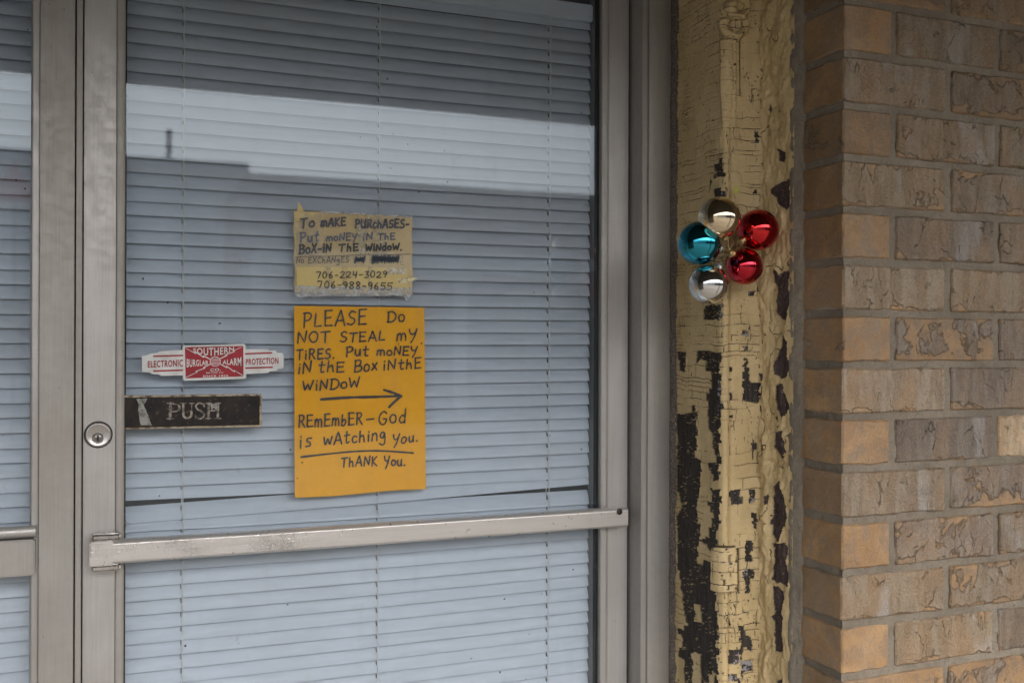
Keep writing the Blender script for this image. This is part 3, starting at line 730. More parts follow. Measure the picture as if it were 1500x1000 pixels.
font('BELTON, S.C.', (700, 862, 344, 358, 340, 354), cv8, 'lettering', LW, st, .0009, bold=.02)
font('SINCE 1955', (670, 900, 372, 390, 366, 384), cv8, 'lettering', LW, st, .0009, bold=.02)
mb = MB(); CX, CY_ = 783, 245
for (ex, ey) in ((515, 125), (1022, 115), (518, 388), (1032, 372)):
    dx, dy = ex-CX, ey-CY_; L = math.hypot(dx, dy); ux, uy = dx/L, dy/L; nx_, ny_ = -uy, ux
    pts = [(56, 0), (120, 2), (112, -9), (200, 5), (192, -8), (L, 0)]
    for i in range(len(pts)-1):
        if i in (1, 3): pass
        a, b_ = pts[i], pts[i+1]
        ribbon(mb, [cv8(CX + ux*q[0] + nx_*q[1], CY_ + uy*q[0] + ny_*q[1], .0008) for q in (a, b_)], (.0014, .0010, .0012, .0010, .0008)[i], rs, -.00002*i, 0)
mb.build('lightning_bolts', LW, st)
mb = MB(); mb.add([cv8(CX + 50*math.cos(k*math.pi/14), CY_ + 46*math.sin(k*math.pi/14), .0010) for k in range(28)], [tuple(range(28))]); mb.build('round_badge', LW, st)
mb = MB(); mb.add([cv8(CX + 43*math.cos(k*math.pi/14), CY_ + 40*math.sin(k*math.pi/14), .0012) for k in range(28)], [tuple(range(28))]); mb.build('badge_field', RED, st)
mb = MB()
for k in range(-2, 3):
    hw = 36*math.sqrt(1-(k*.3)**2); ribbon(mb, [cv8(CX-hw, CY_+k*13, .0014), cv8(CX, CY_+k*13, .0014), cv8(CX+hw, CY_+k*13, .0014)], .0007, rs, 0, 0)
mb.build('badge_lines', LW, st)

# ------------------------------------------------------------------ PUSH plate
YQ = GY - .0085
pp = empty('push_plate', tuple(P(281, 602, YQ))); tag(pp, 'dark worn metal plate with the word PUSH, fixed to the door glass', 'door plate')
def cvp(x, y, d=0.): return P(190 + x/6.25, 490 + y/6.25, YQ - d)
def plate_mat():
    m = NM('blackened_plate'); c = m.coord(world=True); n = m.noise(c, 28, 6, .7); f = m.noise(c, 160, 4, .7)
    k = m.mix(m.ramp(n, .35, .75), (.010, .009, .009), (.032, .024, .020))
    k = m.mix(m.math('MULTIPLY', m.ramp(f, .58, .70), .5), k, (.16, .10, .06))
    return m.done(m.bsdf(k, .6, .0, m.bump(f, .0006), .25))
def rust_mat():
    m = NM('tarnished_brass_edge'); c = m.coord(world=True); n = m.noise(c, 90, 6, .7)
    k = m.mix(m.ramp(n, .38, .55), (.10, .055, .03), (.38, .32, .22)); k = m.mix(m.ramp(n, .6, .7), k, (.03, .022, .018))
    return m.done(m.bsdf(k, .55, .3, m.bump(n, .001), .5))
PLT = plate_mat(); RST = rust_mat()
def slab(name, pts, mat, parent, d0, d1, conv, bevel=.0008):
    b = MB(); n = len(pts); a = [conv(x, y, d1) for x, y in pts]; c_ = [conv(x, y, d1) for x, y in pts]
    b.add([tuple(v) for v in a] + [(v.x, v.y + (d1 - d0), v.z) for v in c_], [tuple(range(n)), tuple(range(n, 2*n))[::-1]] + [(i, (i+1) % n, (i+1) % n + n, i+n) for i in range(n)])
    return b.build(name, mat, parent, bevel=bevel)
slab('backing', [(-56, 570), (1190, 556), (1194, 828), (-56, 850)], PLT, pp, -.006, .0005, cvp)
for pts in ([(-64, 560), (1210, 543), (1210, 558), (-64, 576)], [(-64, 852), (1210, 826), (1212, 842), (-64, 866)],
            [(1190, 558.5), (1210, 558.5), (1210, 825.5), (1190, 825.5)], [(-64, 576.5), (-52, 576.5), (-52, 851.5), (-64, 851.5)]):
    slab('rim', jag(pts, int(pts[0][1]), 1.6, 18), RST, pp, -.006, .0022, cvp, 0)
def etch():
    m = NM('worn_letter_metal'); c = m.coord(world=True); n = m.noise(c, 150, 5, .7)
    return m.done(m.bsdf(m.mix(m.ramp(n, .40, .60), (.07, .058, .048), (.30, .26, .22)), .5, .4, m.bump(n, .0006), .5))
ETC = etch()
def rib(pts, w): 
    ribbon(mbp, [cvp(x, y, .0007) for x, y in pts], w/6.25/FPX*1.40*1.0, rs, 0, .08)
def T_(a): return a
# letters as outlined strokes with serifs, x 340..835, top 628, bottom 768
mbs = MB(); 
def letter(strokes, nm='letter'):
    global mbp
    mbp = MB()
    for pts, w_ in strokes: rib(pts, w_)
    mbp.build(nm, ETC, pp)
serif = lambda x, y, l=34: ([(x - l/2, y), (x, y), (x + l/2, y)], 9)
letter([([(372, 630), (370, 768)], 26), serif(372, 628, 60), serif(370, 768, 62), ([(384, 632)] + smooth_line([(384, 632), (440, 640), (455, 668), (436, 698), (384, 704)]), 11), ([(452, 652), (456, 668), (450, 688)], 20)])
letter([([(490, 630), (490, 700)] + smooth_line([(490, 700), (494, 745), (528, 764), (560, 744), (566, 700)]), 20), ([(568, 630), (566, 700)], 11), serif(490, 628, 52), serif(568, 628, 40)])
letter([(smooth_line([(682, 655), (670, 635), (636, 626), (606, 650), (622, 684), (662, 706), (682, 732), (664, 762), (628, 766), (602, 742)]), 16), ([(684, 628), (684, 660)], 7), ([(600, 738), (600, 768)], 7)])
letter([([(724, 630), (720, 766)], 22), ([(808, 628), (806, 766)], 22), ([(724, 696), (808, 694)], 12), serif(724, 628, 50), serif(808, 627, 50), serif(720, 766, 50), serif(806, 766, 56)])
TPR = tape_mat('tape_residue', 1.3, (.27, .27, .245))
quad('tape_residue', jag([(62, 590), (160, 584), (152, 606), (128, 640), (150, 690), (205, 832), (100, 824), (88, 760), (76, 690), (84, 640)], 31, 4, 22), TPR, pp, .0009, cvp)
quad('tape_residue', jag([(738, 632), (800, 630), (795, 690), (770, 668), (748, 690)], 33, 3, 18), TPR, pp, .0012, cvp)

# ------------------------------------------------------------------ brick wall
def brick_mat():
    m = NM('fired_brick'); c = m.coord(rand=True); oi = m.n('ObjectInfo'); sep = m.n('SeparateColor'); m.l(oi.outputs['Color'], sep.inputs[0])
    skin_amt, hue, lit = sep.outputs[0], sep.outputs[1], sep.outputs[2]
    tc = m.n('TexCoord'); so_ = m.n('SeparateXYZ'); m.l(tc.outputs['Object'], so_.inputs[0])
    edge = m.ramp(m.math('ABSOLUTE', so_.outputs[2]), .019, .031)
    low = m.ramp(so_.outputs[2], -.012, -.031)
    big = m.noise(c, 15, 6, .62, .6); fine = m.noise(c, 130, 5, .7); mid = m.noise(c, 48, 5, .65)
    cv_ = m.coord((1, 1, .20), rand=True); band = m.noise(cv_, 55, 3, .6); band2 = m.noise(cv_, 22, 2, .5)
    val = m.math('ADD', big, m.math('MULTIPLY', mid, .25))
    val = m.math('ADD', val, m.math('ADD', m.math('MULTIPLY', edge, .07), m.math('MULTIPLY', low, .07)))   # ~ .35 .. .95
    ng = m.n('SeparateXYZ'); m.l(tc.outputs['Normal'], ng.inputs[0]); side_ = m.math('GREATER_THAN', m.math('ABSOLUTE', ng.outputs[0]), .75)
    sk_ = m.n('Mix', data_type='FLOAT'); m.l(side_, sk_.inputs[0]); m.l(skin_amt, sk_.inputs[2]); m.l(oi.outputs['Alpha'], sk_.inputs[3]); skin_amt = sk_.outputs[0]
    cut = m.math('MULTIPLY_ADD', skin_amt, .62, .22)
    skin = m.ramp(m.math('SUBTRACT', cut, val), -.016, .016)
    body = m.mix(m.ramp(big, .3, .7), (.29, .165, .072), (.41, .255, .125))
    body = m.mix(m.math('MULTIPLY', m.ramp(mid, .44, .62), .6), body, (.22, .165, .115))
    body = m.mix(m.math('MULTIPLY', m.ramp(band2, .5, .7), .35), body, (.30, .23, .17))
    body = m.mix(m.ramp(fine, .62, .75), body, (.20, .12, .07))
    sk = m.mix(hue, (.250, .170, .090), (.195, .140, .102))
    sk = m.mix(m.ramp(band, .42, .60), sk, m.mix(hue, (.33, .25, .160), (.275, .225, .178)))
    sk = m.mix(m.math('MULTIPLY', m.ramp(band2, .58, .68), .7), sk, (.40, .37, .34))
    sk = m.mix(m.math('MULTIPLY', m.ramp(mid, .50, .72), .5), sk, (.13, .105, .085))
    sk = m.mix(m.math('MULTIPLY', m.ramp(fine, .55, .75), .5), sk, (.36, .30, .22))
    sk = m.mix(m.math('MULTIPLY', m.ramp(m.noise(m.coord((1, 1, .5), rand=True), 20, 4, .6), .42, .66), .55), sk, m.mix(m.ramp(mid, .4, .6), (.29, .165, .075), (.38, .245, .130)))
    # cracks in the dragged skin
    cw = m.coord((1, 1, .45), rand=True); wn = m.n('TexNoise'); m.l(cw, wn.inputs['Vector']); wn.inputs['Scale'].default_value = 30; wn.inputs['Detail'].default_value = 3
    va = m.n('VectorMath', operation='MULTIPLY_ADD'); m.l(wn.outputs[1], va.inputs[0]); va.inputs[1].default_value = (.05, .05, .05); m.l(cw, va.inputs[2])
    vd = m.voro(va.outputs[0], 46); ck = m.ramp(vd, .0, .030, 1, 0)
    ck = m.math('MULTIPLY', ck, m.ramp(m.noise(c, 26, 3), .53, .63))
    ridge = m.math('SUBTRACT', 1., m.math('MULTIPLY', m.math('ABSOLUTE', m.math('SUBTRACT', m.noise(c, 60, 6, .65, .6), .5)), 10.), clamp=True)
    k = m.mix(skin, body, sk); k = m.mix(m.math('MULTIPLY', m.math('MULTIPLY', m.ramp(m.math('ABSOLUTE', m.math('SUBTRACT', cut, val)), .0, .03, 1, 0), m.ramp(mid, .4, .6)), .28), k, (.10, .065, .04))
    k = m.mix(m.math('MULTIPLY', ck, m.math('MULTIPLY_ADD', skin, .55, .08)), k, (.045, .032, .022))
    k = m.mix(m.math('MULTIPLY', m.math('MULTIPLY', m.ramp(ridge, .5, 1), skin), .14), k, (.42, .36, .27))
    gr = m.noise(c, 420, 3, .7); k = m.mix(m.math('MULTIPLY', m.ramp(gr, .54, .70), .55), k, (.07, .05, .035)); k = m.mix(m.math('MULTIPLY', m.ramp(gr, .44, .32), m.math('MULTIPLY_ADD', skin, .4, .15)), k, (.45, .37, .27))
    br = m.n('Mix', data_type='RGBA', blend_type='MULTIPLY'); br.inputs[0].default_value = 1.; m.l(k, br.inputs[6])
    cmb = m.n('CombineColor'); 
    for i in range(3): m.l(m.math('MULTIPLY_ADD', lit, 1.5, .10), cmb.inputs[i])
    m.l(cmb.outputs[0], br.inputs[7])
    h = m.math('ADD', m.math('MULTIPLY', skin, .55), m.math('MULTIPLY', m.math('MULTIPLY', ridge, skin), .16))
    h = m.math('ADD', h, m.math('ADD', m.math('MULTIPLY', fine, .6), m.math('MULTIPLY', m.noise(m.coord((1, 1, .35), rand=True), 190, 5, .75), .5))); h = m.math('SUBTRACT', h, m.math('MULTIPLY', m.math('MULTIPLY', ck, skin), .9))
    h = m.math('ADD', h, m.math('MULTIPLY', m.math('MULTIPLY', band, skin), .7))
    rough = m.math('MULTIPLY_ADD', fine, .35, .28)
    return m.done(m.bsdf(br.outputs[2], rough, 0, m.bump(h, .0034, 1.), .5))
BRICK = brick_mat()
def mortar_mat():
    m = NM('sand_mortar'); c = m.coord(world=True); f = m.noise(c, 320, 4, .75); n = m.noise(c, 9, 5, .6)
    k = m.mix(m.ramp(n, .3, .7), (.190, .160, .120), (.27, .23, .178)); k = m.mix(m.ramp(f, .5, .7), k, (.15, .135, .115)); k = m.mix(m.ramp(f, .30, .22), k, (.40, .37, .33))
    return m.done(m.bsdf(k, .9, 0, m.bump(m.math('ADD', f, m.noise(c, 60, 4)), .0018), .3))
MORT = mortar_mat()
def brick_mesh(lx, ly, lz, seed, fine_=True):
    rs = random.Random(seed); bm = bmesh.new(); bmesh.ops.create_cube(bm, size=1)
    bmesh.ops.scale(bm, verts=bm.verts, vec=(lx, ly, lz))
    bmesh.ops.bevel(bm, geom=list(bm.edges), offset=.0022, segments=1, affect='EDGES')
    if fine_:
        le = [e for e in bm.edges if e.calc_length() > .03]
        bmesh.ops.subdivide_edges(bm, edges=le, cuts=9, use_grid_fill=True)
    o = rs.uniform(0, 99)
    co = np.array([v.co[:] for v in bm.verts])
    n1 = fbm(co[:, 0] + co[:, 1] + o, co[:, 2] + co[:, 1]*1.7 + o, seed % 50, 60, 60, 3) - .5
    n2 = fbm(co[:, 0]*1.3 + o, co[:, 2] + co[:, 1] + o, seed % 50 + 9, 45, 45, 3) - .5
    for i, v in enumerate(bm.verts):
        v.co.x += n2[i]*.0040; v.co.z += n1[i]*.0042; v.co.y += (n1[i] + n2[i])*.0020
    me = bpy.data.meshes.new('brick'); 
    for f in bm.faces: f.smooth = True
    for e in bm.edges:
        if len(e.link_faces) == 2 and e.calc_face_angle(0) > R(35): e.smooth = False
    bm.to_mesh(me); bm.free(); me.materials.append(BRICK); return me
DB = 1.136; XC = .9495; BP = .0736; BH = .0628; HDR = .0845; STR = .1875; JT = .0117
zt1 = P(1236.5, 5.4, DB).z                            # top of course 1
wall = empty('brick_wall', (XC, DB, 0)); tag(wall, 'brown and buff brick wall corner with grey mortar, right of the peeling post', 'wall')
# course -> list of (skin, hue, lightness) for front bricks from the corner, then the return face brick
LOOK = {
 0: [(.78,.6,.40),(.9,.2,.45),(.8,.5,.4)], 1: [(.0,.3,.55),(.97,.4,.42),(.9,.6,.35)], 2: [(1.,.45,.50),(.70,.5,.36)],
 3: [(.10,.3,.40),(.90,.1,.45),(.95,.3,.45)], 4: [(.80,.1,.48),(.82,.5,.45)], 5: [(.20,.4,.50),(.95,.8,.42),(.9,.3,.45)],
 6: [(.98,.35,.60),(.84,.2,.52)], 7: [(.12,.3,.60),(.72,.8,.46),(.95,.9,.40)], 8: [(1.,.5,.66),(.90,.95,.42)],
 9: [(.03,.3,.62),(.92,1.,.42),(1.,.1,.95)], 10: [(.92,.5,.55),(.82,.9,.50)], 11: [(.15,.3,.62),(.76,1.,.55),(.85,.5,.45)],
 12: [(.94,.3,.55),(.80,.4,.50)], 13: [(.0,.3,.66),(.86,.15,.55),(.95,.7,.4)], 14: [(.55,.6,.55),(.62,.8,.48)] }
RET = {0:(.85,.2,.35),1:(.6,.2,.33),2:(.25,.2,.36),3:(.85,.2,.34),4:(.1,.2,.33),5:(.8,.7,.32),6:(.12,.3,.42),7:(.7,.3,.36),8:(.15,.3,.40),9:(.55,.3,.45),10:(.2,.3,.42),11:(.25,.3,.46),12:(.15,.3,.46),13:(.6,.2,.46),14:(.1,.3,.46)}
pos = Vector((XC, DB, 0)); cache = {}
def put_brick(cx, cy, cz, l, d, look, seed, fine_, ret=.9):
    if fine_: me = brick_mesh(l, d, BH, seed)
    else:
        key = (round(l, 3), round(d, 3), seed % 5)
        if key not in cache: cache[key] = brick_mesh(l, d, BH, seed, False)
        me = cache[key]
    o = bpy.data.objects.new('brick', me); COL.objects.link(o); o.parent = wall
    o.location = Vector((cx, cy, cz)) - pos; o.color = (*look, ret)
    r2 = random.Random(seed); o.rotation_euler = (r2.uniform(-.004, .004), r2.uniform(-.004, .004), r2.uniform(-.005, .005)); o.location.y += r2.uniform(-.0012, .0008)
    return o
kmin = int(math.floor((zt1 - (CZ - .002))/BP)) + 2; k = kmin
XE = XC + 1.36
br_count = 0
while True:
    zc_ = zt1 - (k-1)*BP - BH/2
    if zc_ - BH/2 < .001: break
    fine_ = 0 <= k <= 14
    header = (k % 2 == 1); x = XC; i = 0
    while x < XE - .02:
        l = (HDR if (header and i == 0) else STR); l = min(l, XE - x)
        if fine_ and i < len(LOOK[k]): lk = LOOK[k][i]
        else: lk = (rnd.choice([.1, .8, .9, .95, .85]), rnd.random(), rnd.uniform(.38, .58))
        seed = (k+40)*31 + i*7
        if i == 0:                                    # corner brick shows on both faces: header courses show a stretcher end on the return
            o = put_brick(x + l/2, DB + .046, zc_, l, .092, lk, seed, fine_, RET[k][0]*.62 if k in RET else .3)
        else: put_brick(x + l/2, DB + .046, zc_, l, .092, lk, seed, fine_ and x < XC + .6)
        br_count += 1
        x += l + JT; i += 1
    k += 1
ktop = zt1 + (1-kmin)*BP
def mortar_sheet(name, p0, ex, n_out, L, z0, z1, seed):
    st_ = .0026; a = np.arange(0, L + st_, st_); zz = np.arange(z0, z1, st_); Z_, A_ = np.meshgrid(zz, a, indexing='ij')
    d_ = (fbm(A_ + 2, Z_ + 4, seed, 110, 110, 4) - .5)*.0042 + (fbm(A_ + 7, Z_ + 1, seed + 5, 26, 26, 2) - .5)*.0034
    X_ = p0[0] + ex[0]*A_ + n_out[0]*d_; Y_ = p0[1] + ex[1]*A_ + n_out[1]*d_
    V_ = np.stack([X_, Y_, Z_], -1).reshape(-1, 3); id_ = np.arange(Z_.size).reshape(Z_.shape)
    F_ = np.stack([id_[:-1, :-1], id_[:-1, 1:], id_[1:, 1:], id_[1:, :-1]], -1).reshape(-1, 4)
    b = MB(); b.add(V_.tolist(), F_.tolist()); o = b.build(name, MORT, wall, smooth=True); o['kind'] = 'stuff'; return o
mortar_sheet('mortar_joint', (XC + .0032, DB + .0036), (1, 0), (0, -1), .70, EYE - .60, EYE + .60, 201)
mortar_sheet('mortar_joint', (XC + .0032, DB + .0036), (0, 1), (-1, 0), .090, EYE - .60, EYE + .60, 231)
mm = MB(); mm.box(XC + .0062, XE - .002, DB + .0068, DB + .085, 0.002, ktop - .002)
mm.build('mortar_bed', MORT, wall)
# mortar fillet between the return face and the post (lumpy strip)
def lumpy(name, path, z0, z1, dz, mat, parent, amp, seed, sc_=60):
    """path: list of (x, y) across; extruded up z with noisy offsets along y and x"""
    nz = int((z1-z0)/dz); zs = np.linspace(z0, z1, nz+1); n = len(path)
    pa = np.array(path); s = np.arange(n)*.006
    Z, S = np.meshgrid(zs, s, indexing='ij')
    a = (fbm(S+3, Z+5, seed, sc_, sc_, 4)-.5)*amp; b2 = (fbm(S+9, Z+2, seed+7, sc_*.35, sc_*.35, 3)-.5)*amp*1.4
    X = pa[None, :, 0] - (a+b2)*.8; Y = pa[None, :, 1] - (a + b2)
    V = np.stack([X, Y, Z], -1).reshape(-1, 3); F = []
    for j in range(nz):
        for i in range(n-1): q = j*n+i; F.append((q, q+1, q+n+1, q+n))
    b = MB(); b.add(V.tolist(), F); o = b.build(name, mat, parent, smooth=True); return o
lumpy('mortar_fillet', [(.9535, 1.2225), (.9505, 1.2235), (.9475, 1.2245), (.9455, 1.2275), (.9440, 1.2305), (.9425, 1.2335), (.9405, 1.2365), (.9395, 1.240), (.9400, 1.245)],
      .01, CZ - .005, .0022, MORT, wall, .0045, 77, 90)
mm = MB(); mm.box(.9600, 1.10, DB + .0852, 1.56, .002, CZ - .006); mm.build('wall_core', MORT, wall)

# left end of the shop front (out of the picture): plain brick pier so the opening has an end
pier = empty('brick_pier', (-1.2, 1.45, 0)); tag(pier, 'brick pier at the far left end of the shop front, outside the photo', 'wall')
b = MB(); b.box(-2.6, -.862, 1.45, 1.58, .002, CZ - .006); b.build('pier_core', MORT, pier)

# upper wall between head and canopy is filled by the head; caulk beside the jamb
lumpy('caulk', [(xo - .001, YF + .004), (xo - .0005, YF - .001), (xo + .0015, YF - .004), (xo + .0035, YF - .0065), (xo + .0055, YF - .0075), (.8665, YF - .010), (.8668, YF + .0)],
      .01, CZ - .006, .003, None, frame, .004, 55, 140).data.materials.append(plain('old_caulk', (.12, .10, .085), .85, 0, .7, 420, .0015))

# ------------------------------------------------------------------ the peeling post
def c2(x, y): return (980 + x/3.705, 260 + y/3.705)
def c3(x, y): return (980 + x/3.705, 500 + y/3.705)
def c4(x, y): return (980 + x/3.846, 740 + y/3.846)
def c1(x, y): return (980 + x/3.703, y/3.703)
POLY = [[c3(*p) for p in q] for q in [
 [(45,395),(115,390),(135,340),(165,380),(160,500),(150,640),(180,660),(175,800),(160,900),(155,1000),(45,1000),(50,940),(75,880),(45,800),(40,660),(50,520)],
 [(150,55),(285,50),(285,400),(275,520),(275,750),(245,750),(215,650),(250,640),(245,570),(230,480),(210,400),(205,370),(225,360),(205,300),(230,230),(225,170),(205,160),(200,100),(150,90)],
 [(235,800),(280,800),(280,1000),(240,990),(240,930),(205,860),(235,850)],
 [(55,55),(105,55),(100,140),(95,175),(60,170)],
 [(400,95),(425,90),(430,210),(445,235),(495,230),(495,335),(400,335),(400,230)], [(330,800),(388,800),(388,870),(330,870)],
 [(430,800),(450,800),(465,850),(450,885),(430,870)], [(520,840),(540,835),(545,870),(525,890)], [(400,20),(432,45),(400,50)],
 [(488,110),(503,110),(500,205),(490,200)], [(325,100),(336,100),(336,420),(325,420)],[(452,530),(466,530),(460,650),(452,650)],
 [(620,0),(655,10),(655,150),(640,200),(590,180),(575,125),(605,60)], [(590,235),(620,230),(640,300),(655,370),(620,410),(590,340)],
 [(585,490),(625,490),(635,600),(620,640),(575,570)], [(575,790),(610,765),(625,800),(640,900),(635,1000),(560,1000),(560,870)] ]]
POLY += [[c4(*p) for p in q] for q in [
 [(75,0),(165,0),(165,90),(185,110),(180,180),(165,230),(165,330),(200,300),(250,310),(265,440),(275,560),(278,1010),(90,1010),(90,880),(50,850),(85,760),(50,700),(110,670),(80,560),(65,380),(40,330),(50,300),(50,70),(80,50)],
 [(250,0),(290,0),(275,150),(280,200),(260,260),(180,210),(180,190),(230,180),(220,130),(240,120),(250,90)],
 [(430,195),(480,195),(460,300),(430,350),(480,355),(450,440),(445,500),(425,500),(415,350),(430,330)], [(400,715),(435,715),(475,790),(465,815),(400,800)],
 [(330,825),(385,820),(385,890),(325,890)], [(400,875),(470,870),(470,940),(400,930)], [(330,945),(395,965),(395,1010),(330,990)], [(465,50),(500,50),(490,130),(470,100)],
 [(325,600),(340,600),(340,680),(325,670)],[(398,640),(408,640),(408,1000),(400,1000)],
 [(580,0),(660,0),(640,200),(610,200),(590,150)], [(590,215),(665,210),(675,440),(625,430),(585,400)],
 [(600,450),(625,450),(650,530),(650,610),(640,820),(605,825),(600,680),(575,630),(590,590)], [(615,980),(650,960),(660,1010),(610,1010)] ]]
POLY += [[c1(*p) for p in q] for q in [ [(250,905),(270,870),(300,868),(290,970),(250,970)], [(445,765),(480,765),(475,785),(445,785)], [(474,725),(484,730),(480,765),(474,765)],
 [(590,812),(632,815),(612,880),(595,860)], [(540,560),(552,590),(545,610),(538,590)] ]]
POLY += [[c2(*p) for p in q] for q in [ [(555,70),(620,15),(665,10),(665,150),(650,180),(600,140)], [(570,490),(610,525),(640,490),(650,520),(655,640),(640,770),(610,765),(570,715),(600,640),(600,600),(575,560)],
 [(630,860),(655,900),(655,1010),(580,1010),(610,900)], [(195,700),(290,685),(285,780),(195,775)], [(55,940),(105,950),(100,1000),(55,990)], [(150,955),(290,940),(290,1000),(150,1000)],
 [(255,60),(290,60),(315,110),(255,100)], [(402,815),(425,815),(425,862),(402,862)], [(402,905),(432,940),(402,940)], [(440,625),(475,625),(470,648),(440,645)], [(455,60),(470,62),(468,85),(455,80)]]]
KEEP = [[c4(*p) for p in q] for q in [ [(150,555),(178,550),(182,655),(152,660)], [(138,835),(185,830),(180,1010),(140,1010)], [(225,945),(262,940),(265,1010),(225,1010)], [(168,235),(262,245),(258,292),(205,290),(180,330),(165,330)] ]]
def inpoly(px_, py_, poly):
    ins = np.zeros(px_.shape, bool); n = len(poly)
    for i in range(n):
        x0, y0 = poly[i]; x1, y1 = poly[(i+1) % n]
        if y0 == y1: continue
        c_ = ((y0 > py_) != (y1 > py_)) & (px_ < (x1-x0)*(py_-y0)/(y1-y0) + x0); ins ^= c_
    return ins
# plan profile of the post, left to right, as fine points
def lerp2(a, b_, n): return [(a[0] + (b_[0]-a[0])*i/n, a[1] + (b_[1]-a[1])*i/n) for i in range(n)]
prof_k = [(.8668, 1.452), (.8652, 1.330), (.8660, 1.3185), (.8690, 1.3125), (.8735, 1.3110), (.8768, 1.3125), (.8786, 1.3165), (.8800, 1.3160), (.8822, 1.3120), (.8860, 1.3105),
          (.9150, 1.3100), (.9225, 1.3085), (.9290, 1.3050), (.9315, 1.2985), (.9330, 1.2930), (.9352, 1.2870), (.9385, 1.2780), (.9400, 1.2700), (.9412, 1.2480), (.9425, 1.2360)]
STEP = .00095
prof = []
for i in range(len(prof_k)-1):
    a, b_ = prof_k[i], prof_k[i+1]; prof += lerp2(a, b_, max(1, int(round(math.dist(a, b_)/STEP))))
prof.append(prof_k[-1]); pr = np.array(prof)
for _ in range(3): pr[1:-1] = (pr[:-2] + 2*pr[1:-1] + pr[2:])/4
tan = np.gradient(pr, axis=0); tan /= np.linalg.norm(tan, axis=1)[:, None]; nor = np.stack([tan[:, 1], -tan[:, 0]], 1)   # towards the street / left
nor *= np.where((nor[:, 1] > .2)[:, None], -1, 1)
S = np.concatenate([[0], np.cumsum(np.linalg.norm(np.diff(pr, axis=0), axis=1))])
ZLO, ZHI = EYE - .62, EYE + .62
zs = np.concatenate([np.arange(.005, ZLO, .012), np.arange(ZLO, ZHI, .00095), np.arange(ZHI, CZ - .004, .012)])
ZZ, SS = np.meshgrid(zs, S, indexing='ij'); XX = np.broadcast_to(pr[:, 0], ZZ.shape); YY = np.broadcast_to(pr[:, 1], ZZ.shape)
# rectangular crack cells: rows of uneven height, columns of uneven width, gently warped
def cells(SS, ZZ, hrow, wcol, seed):
    rs = np.random.RandomState(seed)
    z = ZZ + (fbm(SS, ZZ, seed, 30, 14, 3)-.5)*.010 + .35e-1*0; s = SS + (fbm(SS+7, ZZ+3, seed+3, 20, 40, 3)-.5)*.009
    n = 2200; rr = np.cumsum(rs.uniform(.35, 1.7, n)*hrow); ri = np.clip(np.searchsorted(rr, z.ravel()).reshape(z.shape), 1, n-1)
    zlo, zhi = rr[ri-1], rr[ri]; off = rs.rand(n)[ri]*wcol*3
    cc = np.cumsum(rs.uniform(.3, 2.0, 400)*wcol); ci = np.clip(np.searchsorted(cc, (s + off).ravel()).reshape(z.shape), 1, 399)
    slo, shi = cc[ci-1], cc[ci]
    dz_ = np.minimum(z-zlo, zhi-z); ds_ = np.minimum(s+off-slo, shi-s-off)
    h = rs.rand(4096)[(ri*37 + ci*101) % 4096]; h2 = rs.rand(4096)[(ri*57) % 4096]; h3 = rs.rand(4096)[(ri*91 + ci*13) % 4096]
    zc = (zlo+zhi)/2 - (z - ZZ); scn = (slo+shi)/2 - off - (s - SS)
    return dz_, ds_, h, h2, h3, zc, scn
dz1, ds1, h, h2, h3, zcn, scn = cells(SS, ZZ, .0125, .016, 3)
dz2, ds2, hb1, hb2, hb3, _, _ = cells(SS, ZZ, .0052, .0045, 31)
wgt = np.clip(.78, 0, 1)
Sq = scn*wgt + SS*(1-wgt); Zq = zcn*wgt + ZZ*(1-wgt)
jitS = (fbm(SS, ZZ, 61, 170, 170, 3)-.5)*.0035; jitZ = (fbm(SS+4, ZZ, 71, 170, 170, 3)-.5)*.0035
# block-edged paint loss on the boards, free-form flakes on the right edge (s beyond the outer moulding)
sR = S[np.argmin(np.abs(pr[:, 0] - .931) + np.abs(pr[:, 1] - 1.299))]
def mask_at(Sa, Za):
    Xa = np.interp(Sa, S, pr[:, 0]); Ya = np.interp(Sa, S, pr[:, 1]); U, V = pix(Xa, Ya, Za); m_ = np.zeros(U.shape, bool)
    for q in POLY:
        xs_ = [p[0] for p in q]; ys_ = [p[1] for p in q]
        box = (U > min(xs_)) & (U < max(xs_)) & (V > min(ys_)) & (V < max(ys_))
        if box.any():
            t_ = np.zeros(U.shape, bool); t_[box] = inpoly(U[box], V[box], q); m_ |= t_
    for q in KEEP:
        m_ &= ~inpoly(U, V, q)
    return m_
m_free = mask_at(SS + jitS, ZZ + jitZ); dz3, ds3, h_3, _, _, zc3, sc3 = cells(SS, ZZ, .0075, .0065, 91)
m_blk = mask_at(sc3*.75 + SS*.25 + jitS*.3, zc3*.75 + ZZ*.25 + jitZ*.3)
j2 = (fbm(SS, ZZ, 401, 60, 60, 4)-.5)*.012; j3 = (fbm(SS+3, ZZ, 411, 60, 60, 4)-.5)*.014
loss = np.where(SS > sR, mask_at(SS + jitS + j2, ZZ + jitZ + j3), m_blk)
# beyond the picture (top and bottom of the post): similar random loss
rnd_loss = (fbm(SS, ZZ, 15, 40, 12, 4) > .58) & (ZZ < ZLO + .04); loss = loss | rnd_loss
